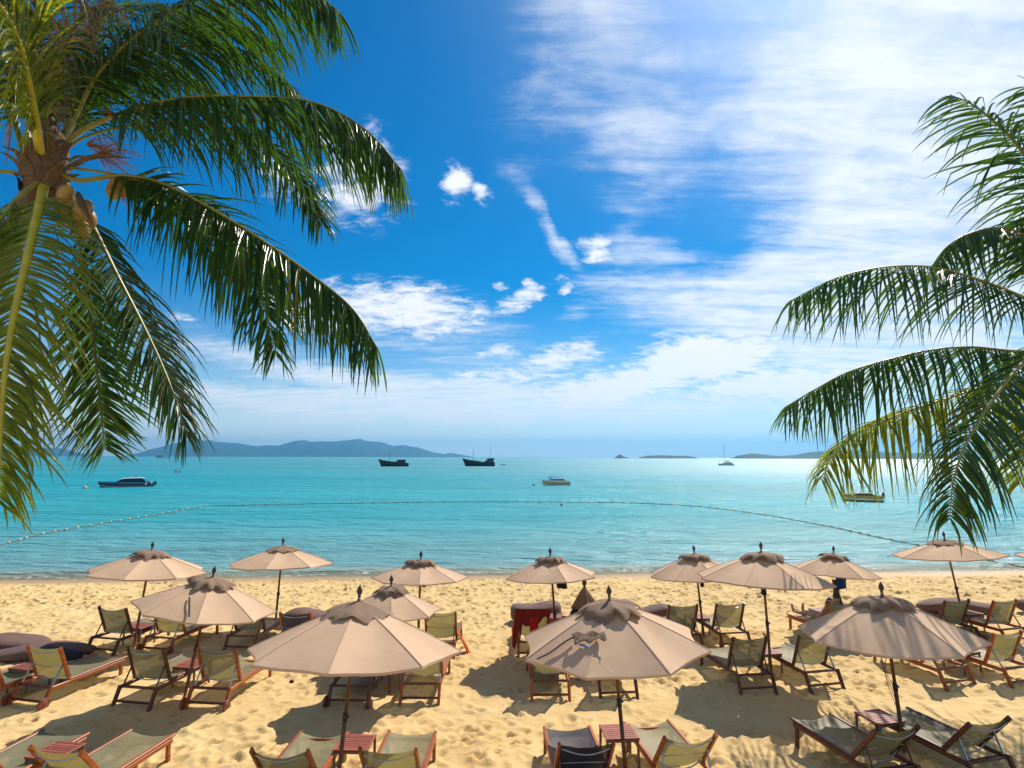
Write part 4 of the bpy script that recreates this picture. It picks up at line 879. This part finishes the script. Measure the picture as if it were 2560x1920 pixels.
def bean_bag(P, L_, W_, H_, rot, mt, label, seed, pinch=.0):
    rd = random.Random(seed); m = MB(); nu, nv = 28, 16; rows = []; p = [rd.uniform(0,6) for _ in range(4)]
    for j in range(nv+1):
        th = math.pi*j/nv - math.pi/2; row = []
        for i in range(nu):
            a = 2*math.pi*i/nu; ca, sa = math.cos(a), math.sin(a); ct = abs(math.cos(th))**.7; sg = lambda x, e: math.copysign(abs(x)**e, x)
            x = .5*L_*ct*sg(ca,.9); y = .5*W_*ct*sg(sa,.9); z = .5*H_*sg(math.sin(th),.8)
            hump = 1+.16*math.cos(x/L_*5+p[0])-.9*pinch*max(0,-x/L_*2)
            row.append((x*(1+.03*math.sin(5*th+p[1])), y*(1+.04*math.sin(3*a+p[2])), (z+.5*H_)*hump - .03 + .012*math.sin(7*a+p[3])*math.cos(th)))
        rows.append(row)
    m.grid(rows, wrap=True); return tag(part('bean_bag', m.mesh('bean_bag'), mt, loc=(P.x, P.y, -.02), rot=(0,0,R(rot))), label, 'bean bag', 'bean bags on the sand')
bean_bag(gp(18,1622), 1.9, .95, .33, 8, MAUVE, 'mauve bean bag at the left edge, behind the others', 1)
bean_bag(gp(95,1640), 2.5, .85, .29, 6, MAUVE, 'long mauve bean bag lying in front of the one at the left edge', 2, .3)
bean_bag(gp(140,1652), 1.15, .5, .31, 4, NAVY, 'black cushion leaning on the long mauve bean bag', 3)
bean_bag(gp(775,1560), 1.5, .9, .42, 5, MAUVE, 'mauve bean bag behind the big left parasol', 4)
bean_bag(gp(1340,1552), 1.5, 1.0, .58, -4, MAUVE, 'mauve bean bag behind the red-towel lounger', 5)
bean_bag(gp(1637,1548), 1.25, .8, .42, -5, MAUVE, 'mauve bean bag behind the big middle parasol', 6)
bean_bag(gp(2120,1540), 1.2, .8, .42, -12, MAUVE, 'mauve bean bag behind the wrapped pole', 7)
bean_bag(gp(2395,1530), 2.3, .85, .42, -10, MAUVE, 'mauve bean bag under the leaning parasol at the right', 8, .4)
bean_bag(gp(2600,1530), 1.2, .8, .4, -10, MAUVE, 'mauve bean bag showing at the right edge', 9)
# striped cushion on the table by the reclining person
P = gp(2077, 1520, .46)
cu = bean_bag(P, .34, .12, .30, -25, simple('charcoal_stripe', (.10,.11,.10), .8, var=.4, scale=14), 'dark striped cushion standing on the table beside the lying person', 11)
cu.location = (P.x, P.y, .46); cu.rotation_euler = (R(-15), R(20), R(-30)); cu['category'] = 'cushion'; del cu['group']
m = MB()
for k in (-.3, 0, .3): m.beam((-.13, -.058, .16+k*.3), (.13, -.058, .20+k*.3), .012, .02)
part('white_stripe', m.mesh('white_stripe'), WHITE, cu)
stn = gp(729, 1708); m = MB(); m.lathe([(.005,0),(.04,.005),(.05,.03),(.03,.06),(.004,.07)], 9); o = part('stone', m.mesh('stone'), BLKC, loc=stn); tag(o, 'small black stone lying on the open sand', 'stone')

# ------------------------------------------------------------------ people
def skin_body(name, joints, bones, mt, parent=None, loc=(0,0,0), rot=(0,0,0), sub=2):
    me = bpy.data.meshes.new(name); me.from_pydata([j[0] for j in joints], bones, []); me.materials.append(mt)
    o = link(bpy.data.objects.new(name, me)); o.location = loc; o.rotation_euler = rot
    if parent: o.parent = parent
    md = o.modifiers.new('skin', 'SKIN'); md.use_smooth_shade = True
    for i, j in enumerate(joints):
        v = me.skin_vertices[0].data[i]; rr = j[1] if isinstance(j[1], tuple) else (j[1], j[1]); v.radius = rr; v.use_root = (i == 0)
    s = o.modifiers.new('sub', 'SUBSURF'); s.levels = sub; s.render_levels = sub; return o
l = LO[29]
# lying on the back along the lounger, feet at the foot end (local y+)
J = [((0,.92,.50),(.15,.11)), ((0,.74,.66),(.14,.10)), ((0,.56,.86),(.17,.11)), ((0,.46,.99),(.06,.06)), ((0,.40,1.08),(.085,.10)), ((0,.36,1.17),(.08,.09)),
     ((-.10,1.02,.50),.095), ((-.12,1.42,.52),.065), ((-.13,1.60,.475),.058), ((-.14,1.90,.455),.038), ((-.14,1.955,.44),.040), ((-.16,1.985,.56),.040), ((-.175,1.99,.66),.028),
     ((.10,1.02,.50),.095), ((.12,1.42,.52),.065), ((.13,1.60,.475),.058), ((.14,1.86,.455),.038), ((.14,1.915,.44),.040), ((.165,1.94,.56),.040), ((.185,1.945,.66),.028),
     ((-.20,.58,.86),.065), ((-.27,.76,.68),.045), ((-.22,.98,.56),.036), ((-.17,1.06,.56),.035), ((.20,.58,.86),.065), ((.27,.76,.68),.045), ((.22,.98,.56),.036), ((.17,1.06,.56),.035)]
Bn = [(0,1),(1,2),(2,3),(3,4),(4,5),(0,6),(6,7),(7,8),(8,9),(9,10),(10,11),(11,12),(0,13),(13,14),(14,15),(15,16),(16,17),(17,18),(18,19),(2,20),(20,21),(21,22),(22,23),(2,24),(24,25),(25,26),(26,27)]
J = [((a[0]*.95, a[1]-.18 if a[1] > .9 else .38+(a[1]-.4)*.65, a[2]-.02), b) for a, b in J]
pe = skin_body('person', J, Bn, SKIN, loc=l.location, rot=l.rotation_euler); tag(pe, 'person lying on a lounger, bare feet pointing to the sea', 'person')
# fingers
for s in (-1, 1):
    fm = []; fb = []
    for k in range(5):
        b0 = len(fm); x0 = s*(.17-.018*(k-2)); fm += [((x0, .93, .55), .011), ((x0-s*.004*k, .98, .555), .009), ((x0-s*.006*k, 1.02-.012*abs(k-2), .545), .008)]; fb += [(b0,b0+1),(b0+1,b0+2)]
    # each finger its own chain; kept separate
    for k in range(5): skin_body('finger', [fm[3*k], fm[3*k+1], fm[3*k+2]], [(0,1),(1,2)], SKIN, pe, sub=1)
m = MB(); m.lathe([(.0,-.02),(.08,-.01),(.095,.04),(.085,.09),(.04,.125),(.0,.13)], 12); part('hair', m.mesh('hair'), HAIR, pe, loc=(0,.39,1.10), rot=(R(35),0,0))
m = MB(); m.tube([(0,.66,.60),(0,.78,.50),(0,.90,.48)], [.15,.165,.16], 14, flat=.72); part('shorts', m.mesh('shorts'), BLUE, pe)
# swimmer
P = gp(1404, 1266, SEA); J = [((0,0,-.35),(.16,.1)),((0,0,-.08),(.18,.1)),((0,0,.06),.055),((0,.01,.16),(.085,.095)),((0,.01,.25),(.075,.085)),((-.25,.05,-.1),.05),((.25,.05,-.1),.05),((.42,.2,-.06),.035),((-.42,.2,-.1),.035)]
pe = skin_body('person', J, [(0,1),(1,2),(2,3),(3,4),(1,5),(1,6),(6,7),(5,8)], SKIN, loc=P); tag(pe, 'swimmer with dark hair in the water near the float line', 'person')
m = MB(); m.lathe([(.0,-.01),(.10,0),(.112,.06),(.095,.12),(.045,.16),(.0,.165)], 12); part('hair', m.mesh('hair'), HAIR, pe, loc=(0,.0,.15))

# ------------------------------------------------------------------ boats
class Hull:
    def __init__(s, L_, B_, hb, hs, draft, rake=.12, full=.5, transom=.85, z_mid=None):
        s.L, s.B, s.hb, s.hs, s.draft, s.rake, s.full, s.tr = L_, B_, hb, hs, draft, rake, full, transom
    def pt(s, x, v, side):          # x 0 stern..1 bow, v 0 keel..1 gunwale
        sheer = s.hs + (s.hb-s.hs)*x**2.2
        w = s.B/2*min(1, s.tr+(1-s.tr)*min(1, x/.35))*max(0, 1-max(0, (x-s.full)/(1-s.full))**2.2)
        kz = -s.draft*(1-max(0,(x-.75)/.25)**2)
        z = kz + (sheer-kz)*v; yy = w*min(1, (v/.38)**.6 if v < .38 else 1+.10*(v-.38)/.62)
        return (s.L*(x-.5) + s.rake*s.L*max(0, x-.55)/.45*v**1.3, side*yy, z)
    def band(s, name, v0, v1, mt, parent, out=0):
        m = MB()
        for side in (-1, 1):
            rows = []
            for j in range(5):
                v = v0+(v1-v0)*j/4; r_ = []
                for i in range(25):
                    p = s.pt(i/24, v, side); r_.append((p[0], p[1]+side*out, p[2]))
                rows.append(r_ if side == 1 else r_[::-1])
            m.grid(rows)
        m.grid([[s.pt(0, v0+(v1-v0)*j/4, sd) for sd in (1, -1)] for j in range(5)])
        return part(name, m.mesh(name), mt, parent)
    def deck(s, mt, parent, v=.94, name='deck'):
        m = MB(); m.grid([[s.pt(i/24, v, sd) for i in range(25)] for sd in (-1, 1)]); return part(name, m.mesh(name), mt, parent)
def boat(name, px, py, bow_left, label, cat, turn=0):
    P = gp(px, py, SEA); yaw = math.pi if bow_left else 0
    return empty(name, (P.x, P.y, SEA), (0,0,yaw+R(turn) - math.atan2(P.x, P.y)), label, cat)
def ext(prof, y0, y1, name, mt, parent):        # a side outline (x, z) with real width
    m = MB(); n = len(prof); m.add([(x, y0, z) for x, z in prof]+[(x, y1, z) for x, z in prof], [tuple(range(n)), tuple(range(2*n-1, n-1, -1))]+[(i, n+i, n+(i+1)%n, (i+1)%n) for i in range(n)])
    return part(name, m.mesh(name), mt, parent)
# dark speedboat
b = boat('speedboat', 319, 1217, True, 'long navy speedboat with black windows moored off the left', 'speedboat')
b.scale = (.78,)*3
h = Hull(10.2, 2.9, 1.30, 1.0, .35, .06); h.band('hull_bottom', 0, .30, DARKW, b); h.band('waterline_stripe', .30, .40, WHITE, b); h.band('hull_side', .40, .78, NAVYP, b); h.band('topside', .78, 1, BLUEP, b); h.deck(BLUEP, b)
ext([(-3.6,.95),(2.6,1.05),(1.2,1.72),(-.2,1.86),(-2.4,1.86),(-3.0,1.6)], -1.05, 1.05, 'cabin_window', GLASSD, b)
m = MB(); m.grid([[(2.0,y,1.45+.06*(1-(y/1.1)**2)), (1.0,y,1.80+.06*(1-(y/1.1)**2)), (-.3,y,1.93+.06*(1-(y/1.1)**2)), (-2.6,y,1.92+.06*(1-(y/1.1)**2)), (-3.1,y,1.84+.04*(1-(y/1.1)**2))] for y in (-1.1,-.6,0,.6,1.1)]); o = part('roof', m.mesh('roof'), WHITE, b); o.modifiers.new('thickness','SOLIDIFY').thickness = .07
for s in (-1, 1):
    m = MB(); m.tube([(-2.4,s*1.1,1.85),(-3.3,s*1.15,1.55),(-4.2,s*1.2,1.1),(-4.6,s*1.2,.9)], .09, 8, flat=.5); part('stern_arch', m.mesh('stern_arch'), BLUEP, b)
    m = MB(); m.lathe([(.02,-.5),(.16,-.4),(.2,.1),(.17,.35),(.05,.42)], 10); part('outboard_motor', m.mesh('outboard_motor'), BLACKM, b, loc=(-5.35, s*.5, .75))
m = MB(); m.tube([(-1.2,0,1.9),(-1.2,0,2.75)], .025, 6); fp = part('flag_pole', m.mesh('flag_pole'), STEEL, b)
for k, mt in enumerate((simple('flag_red', (.5,.03,.03), .8), WHITE, simple('flag_blue', (.03,.05,.3), .8))):
    m = MB(); m.box((-1.48, 0, 2.36+.13*(2-k)), (.55, .015, .128)); part('flag_stripe', m.mesh('flag_stripe'), mt, fp)
m = MB(); m.lathe([(.02,-.28),(.13,-.2),(.14,.15),(.03,.26)], 10); part('fender', m.mesh('fender'), WHITE, b, loc=(-3.4, 1.55, .62)); part('fender', m.mesh('fender'), WHITE, b, loc=(-4.5, 1.45, .85))
for x in (3.2, 2.0): m = MB(); m.box((x, 1.40-.28*(x-2), .78), (.7,.05,.16)); part('port_light', m.mesh('port_light'), GLASSD, b)
m = MB(); m.tube([(5.4,0,.9),(6.2,0,.2),(6.7,0,-.05)], .02, 5); part('mooring_line', m.mesh('mooring_line'), ROPE, b)
P = gp(212, 1221, SEA); bm_ = MB(); bm_.lathe([(.01,-.2),(.2,-.15),(.3,.05),(.27,.25),(.12,.36),(.05,.44),(.01,.46)], 16); o = part('buoy', bm_.mesh('buoy'), simple('buoy_orange', (.75,.38,.16), .5), loc=P); tag(o, 'pale orange round buoy left of the navy speedboat', 'buoy')
# white and yellow speedboat
b = boat('speedboat', 1391, 1212.5, True, 'white and yellow speedboat with a blue canopy in mid bay', 'speedboat', 8)
h = Hull(5.2, 2.1, 1.05, .82, .25, .05); h.band('hull_bottom', 0, .28, WHITE, b); h.band('boot_stripe', .28, .42, WHITE, b); h.band('hull_side', .42, .76, YELL, b); h.band('topside', .76, 1, WHITE, b); h.deck(WHITE, b)
ext([(-1.6,.85),(1.6,.95),(1.1,1.15),(-1.3,1.15)], -.8, .8, 'seat_row', NAVYP, b)
m = MB(); m.grid([[(1.55,y,1.22+.12*(1-y*y)), (.9,y,1.5+.15*(1-y*y)), (-.3,y,1.56+.15*(1-y*y))] for y in (-.95,-.5,0,.5,.95)]); o = part('canopy', m.mesh('canopy'), BLUEC, b); o.modifiers.new('thickness','SOLIDIFY').thickness = .05
for s in (-1, 1): m = MB(); m.tube([(.3,s*.95,1.05),(-.4,s*.95,1.55),(-1.4,s*.95,1.62),(-1.8,s*.95,1.4),(-2.1,s*.95,.9)], .05, 6); part('arch', m.mesh('arch'), WHITE, b)
m = MB(); m.tube([(2.7,0,.85),(3.6,0,.4),(4.9,0,.0)], .018, 5); part('mooring_line', m.mesh('mooring_line'), ROPE, b)
P = gp(1334, 1214, SEA); o = part('buoy', bm_.mesh('buoy'), BLKC, loc=P); o.scale = (.7,)*3; tag(o, 'small dark mooring buoy left of the white and yellow speedboat', 'buoy')
# yellow boat
b = boat('motorboat', 2157, 1253.5, True, 'yellow open motorboat behind the tip of a right palm frond', 'motorboat', 5)
h = Hull(4.35, 1.8, .85, .72, .22, .05); h.band('hull_bottom', 0, .45, YELL, b); h.band('white_stripe', .45, .64, WHITE, b); h.band('topside', .64, 1, YELL, b); h.deck(YELL, b)
ext([(-1.5,.7),(1.1,.75),(.6,.98),(-.9,1.0)], -.6, .6, 'seat_cover', simple('brown_cover', (.13,.06,.03), .8), b)
m = MB(); m.lathe([(.02,-.4),(.12,-.3),(.14,.15),(.04,.3)], 10); part('outboard_motor', m.mesh('outboard_motor'), BLACKM, b, loc=(-2.2, 0, .85))
# junks
def junk(px, py, L_, label, cabin_x, cabin_len, cabin_h, masts, turn=0):
    b = boat('wooden_junk', px, py, True, label, 'sailing boat', turn); k = L_/16.0
    h = Hull(L_*.93, 4.6*k, 4.0*k, 1.9*k, .8, .12, .45, .7); h.band('hull', 0, .9, DARKW, b); h.band('rail', .9, 1, simple('junk_rail', (.05,.035,.028), .7), b); h.deck(DARKW, b, .8); cab = []
    for x0, l_, hh in ((cabin_x, cabin_len, cabin_h), (cabin_x+cabin_len*.62, cabin_len*.45, cabin_h*.55)):
        ext([((x0-l_/2)*k, 1.2*k), ((x0+l_/2)*k, 1.2*k), ((x0+l_/2)*k, (1.5+hh)*k), ((x0-l_/2)*k, (1.7+hh)*k)], -1.6*k, 1.6*k, 'cabin', DARKW, b) if hh != cabin_h else cab.append(ext([((x0-l_/2)*k, 1.2*k), ((x0+l_/2)*k, 1.2*k), ((x0+l_/2)*k, (1.5+hh)*k), ((x0-l_/2)*k, (1.7+hh)*k)], -1.6*k, 1.6*k, 'cabin', DARKW, b))
    ext([((cabin_x-cabin_len*.62)*k, (1.72+cabin_h)*k), ((cabin_x+cabin_len*.6)*k, (1.52+cabin_h)*k), ((cabin_x+cabin_len*.6)*k, (1.68+cabin_h)*k), ((cabin_x-cabin_len*.62)*k, (1.88+cabin_h)*k)], -1.9*k, 1.9*k, 'cabin_roof', simple('junk_roof', (.06,.045,.04), .8), b)
    for i in range(3): m = MB(); m.box(((cabin_x-cabin_len*.3+i*cabin_len*.3)*k, 1.62*k, (1.5+cabin_h*.55)*k), (.7*k, .06, .6*k)); part('window', m.mesh('window'), simple('junk_window', (.10,.12,.15), .2), cab[0])
    ext([(.3*k,2.75*k),(4.2*k,2.85*k),(4.2*k,2.98*k),(.3*k,2.88*k)], -1.5*k, 1.5*k, 'awning', simple('junk_awning', (.10,.085,.075), .9), b)
    for x in (.5, 4.0):
        for s in (-1, 1): m = MB(); m.tube([(x*k, s*1.4*k, 1.3*k), (x*k, s*1.4*k, 2.85*k)], .06*k, 5); part('awning_post', m.mesh('awning_post'), DARKW, b)
    for x, z in masts: m = MB(); m.tube([(x*k,0,1.0), (x*k,0,z*k)], .12*k, 6, .05*k); part('mast', m.mesh('mast'), DARKW, b)
    return b
junk(987, 1166, 16.2, 'dark wooden junk with one mast, left of the two anchored offshore', -3.4, 4.6, 1.9, [(2.9, 8.8)])
b = junk(1200, 1165.5, 18.2, 'dark wooden junk with two masts, right of the two anchored offshore', -5.2, 3.4, 2.2, [(3.4, 9.4)], 2)
for x1 in (-4.9, -6.2): m = MB(); m.tube([(x1*1.1,0,4.0),(-5.6*1.1,0,12.2)], .06, 5, .03); part('mast', m.mesh('mast'), DARKW, b)
# raft, dinghy, catamaran
b = boat('rowing_boat', 1258, 1163.2, True, 'tiny open boat right of the two-masted junk', 'rowing boat'); h = Hull(3.4, 1.1, .5, .4, .15, .05); h.band('hull', 0, 1, simple('rowboat_paint', (.16,.10,.10), .5), b); h.deck(DARKW, b, .7)
b = boat('dinghy', 444, 1182.5, True, 'small pale dinghy carrying two seated people behind the left fronds', 'dinghy'); h = Hull(2.3, 1.0, .5, .42, .15, .05); h.band('hull', 0, 1, WHITE, b); h.deck(GREYLEG, b, .7)
for s, lab in ((.55, 'upright dark-clothed person sitting in the bow of the dinghy'), (-.45, 'hunched dark-clothed person in the stern of the dinghy')):
    W_ = b.matrix_basis @ Vector((s, 0, .3)); hh = 1 if s > 0 else .62
    J = [((0,0,.05),(.16,.13)),((0,0,.28*hh),(.15,.11)),((0,0,.50*hh),(.18,.11)),((0,0,.62*hh),.06),((0,-.02,.74*hh),(.09,.10)),((0,-.02,.84*hh),.075),((-.1,-.35,.1),.075),((-.1,-.4,-.1),.055),((.1,-.35,.1),.075),((.1,-.4,-.1),.055),((-.25,-.02,.45*hh),.055),((-.25,-.2,.28*hh),.045),((.25,-.02,.45*hh),.055),((.25,-.2,.28*hh),.045)]
    pe = skin_body('person', J, [(0,1),(1,2),(2,3),(3,4),(4,5),(0,6),(6,7),(0,8),(8,9),(2,10),(10,11),(2,12),(12,13)], BLKC, loc=W_, rot=(0,0,R(80)), sub=1); tag(pe, lab, 'person')
b = boat('catamaran', 1816, 1163.5, True, 'white sailing catamaran with a bare mast at the right', 'catamaran')
for s in (-1, 1):
    h = Hull(10, 1.2, 1.25, 1.0, .3, .03); o = h.band('hull', 0, .55, BLUEP, b); o.location = (0, s*2.1, 0); o = h.band('hull_topside', .55, 1, WHITE, b); o.location = (0, s*2.1, 0)
ext([(-4.2,1.0),(3.6,1.1),(1.2,1.9),(-.5,2.2),(-3.6,2.1)], -1.9, 1.9, 'cabin', WHITE, b); ext([(-2.6,1.45),(1.6,1.45),(.9,1.75),(-2.6,1.85)], -1.95, 1.95, 'cabin_window', GLASSD, b)
m = MB(); m.tube([(.9,0,1.5),(.9,0,14.6)], .13, 6, .07); part('mast', m.mesh('mast'), STEEL, b); m = MB(); m.tube([(.8,0,2.9),(-2.4,0,2.8)], .28, 8, .2); part('furled_sail', m.mesh('furled_sail'), NAVYP, b)
for x in (4.9, 2.2): m = MB(); m.tube([(x,0,1.3),(.95,0,13.2)], .035, 4); part('stay', m.mesh('stay'), STEEL, b)
# trees on the islet
IT = simple('islet_tree', (.03,.055,.03), .95, var=.4, scale=.5)
for k, (px, w, hh) in enumerate(((393.5, 6, 6.5), (399, 7, 7.5), (404.5, 6.5, 7.8), (410, 4, 3.5), (421, 4, 3))):
    P = at(px, 1144, 1900); t = empty('islet_tree', (P.x, P.y, SEA), (0,0,0), ['leftmost rounded tree on the rocky islet', 'second tree from the left on the rocky islet', 'tallest tree on the rocky islet', 'low bush right of the trees on the rocky islet', 'lone low bush at the right tip of the rocky islet'][k], 'tree', 'trees on the rocky islet')
    m = MB(); m.tube([(0,0,0),(0,0,hh*.6)], .3, 6, .15); part('trunk', m.mesh('trunk'), TRUNK, t)
    m = MB(); rt = random.Random(k)
    for q in range(140):
        a = rt.uniform(0,6.28); c = rt.uniform(-.6,1); rr = rt.random()**.4; p = Vector((w/2*rr*math.sqrt(max(0,1-c*c))*math.cos(a), w/2*rr*math.sqrt(max(0,1-c*c))*math.sin(a), hh*.65+hh*.35*c*rr)); e1 = Vector((rt.gauss(0,1),rt.gauss(0,1),rt.gauss(0,1))).normalized()*.6; e2 = Vector((rt.gauss(0,1),rt.gauss(0,1),rt.gauss(0,1))).normalized()*.6
        m.add([p-e1, p+e2, p+e1, p-e2], [(0,1,2,3)])
    part('crown', m.mesh('crown'), IT, t)

# ------------------------------------------------------------------ float line
FL = [(-60,1378),(50,1350),(100,1336),(250,1310),(340,1295),(430,1280),(505,1266.5),(560,1264.5),(700,1261),(900,1257.5),(1100,1255),(1250,1254.5),(1440,1255.5),(1560,1257),(1700,1263),(1800,1272),(1900,1285.5),(2000,1302.5),(2100,1322),(2200,1344),(2290,1362),(2370,1379),(2450,1397.5),(2560,1418),(2640,1432)]
FP = catmull([gp(x, y, SEA+.03) for x, y in FL], 700)
fl = empty('float_line', FP[0], (0,0,0), 'long curved rope of yellow floats closing off the swimming area', 'float line')
m = MB(); m.tube([p-FP[0] for p in FP[::2]], .022, 5); part('rope', m.mesh('rope'), ROPE, fl)
fm_ = MB(); fm_.lathe([(.01,-.19),(.07,-.17),(.105,-.10),(.11,.10),(.07,.17),(.01,.19)], 10); fme = fm_.mesh('float'); fme.transform(Matrix.Rotation(math.pi/2, 4, 'Y'))
acc = 0; rf = random.Random(9); gap = .9
for a, c in zip(FP, FP[1:]):
    acc += (c-a).length
    if acc > gap:
        acc = 0; d = (c-a); o = part('float', fme, FLOATM, fl, loc=c-FP[0]+Vector((0,0,.03)), rot=(0,0,math.atan2(d.y, d.x)+rf.gauss(0,.15)))
        k = 1.0; o.scale = (k*.8, k*.6, k*.6); gap = .95*(1+.3*rf.random())
# a gull far off
P = at(1419, 1132.5, 260); m = MB(); m.tube([(0,-.22,0),(0,0,.02),(0,.22,0)], [.02,.06,.02], 8)
for s in (-1, 1): m.grid([[(0,.05,.03),(s*.3,.08,.16),(s*.62,-.02,.08)],[(0,-.1,.03),(s*.3,-.04,.16),(s*.62,-.08,.08)]])
o = part('bird', m.mesh('bird'), BLKC, loc=P); tag(o, 'small dark bird in flight above the horizon', 'bird')
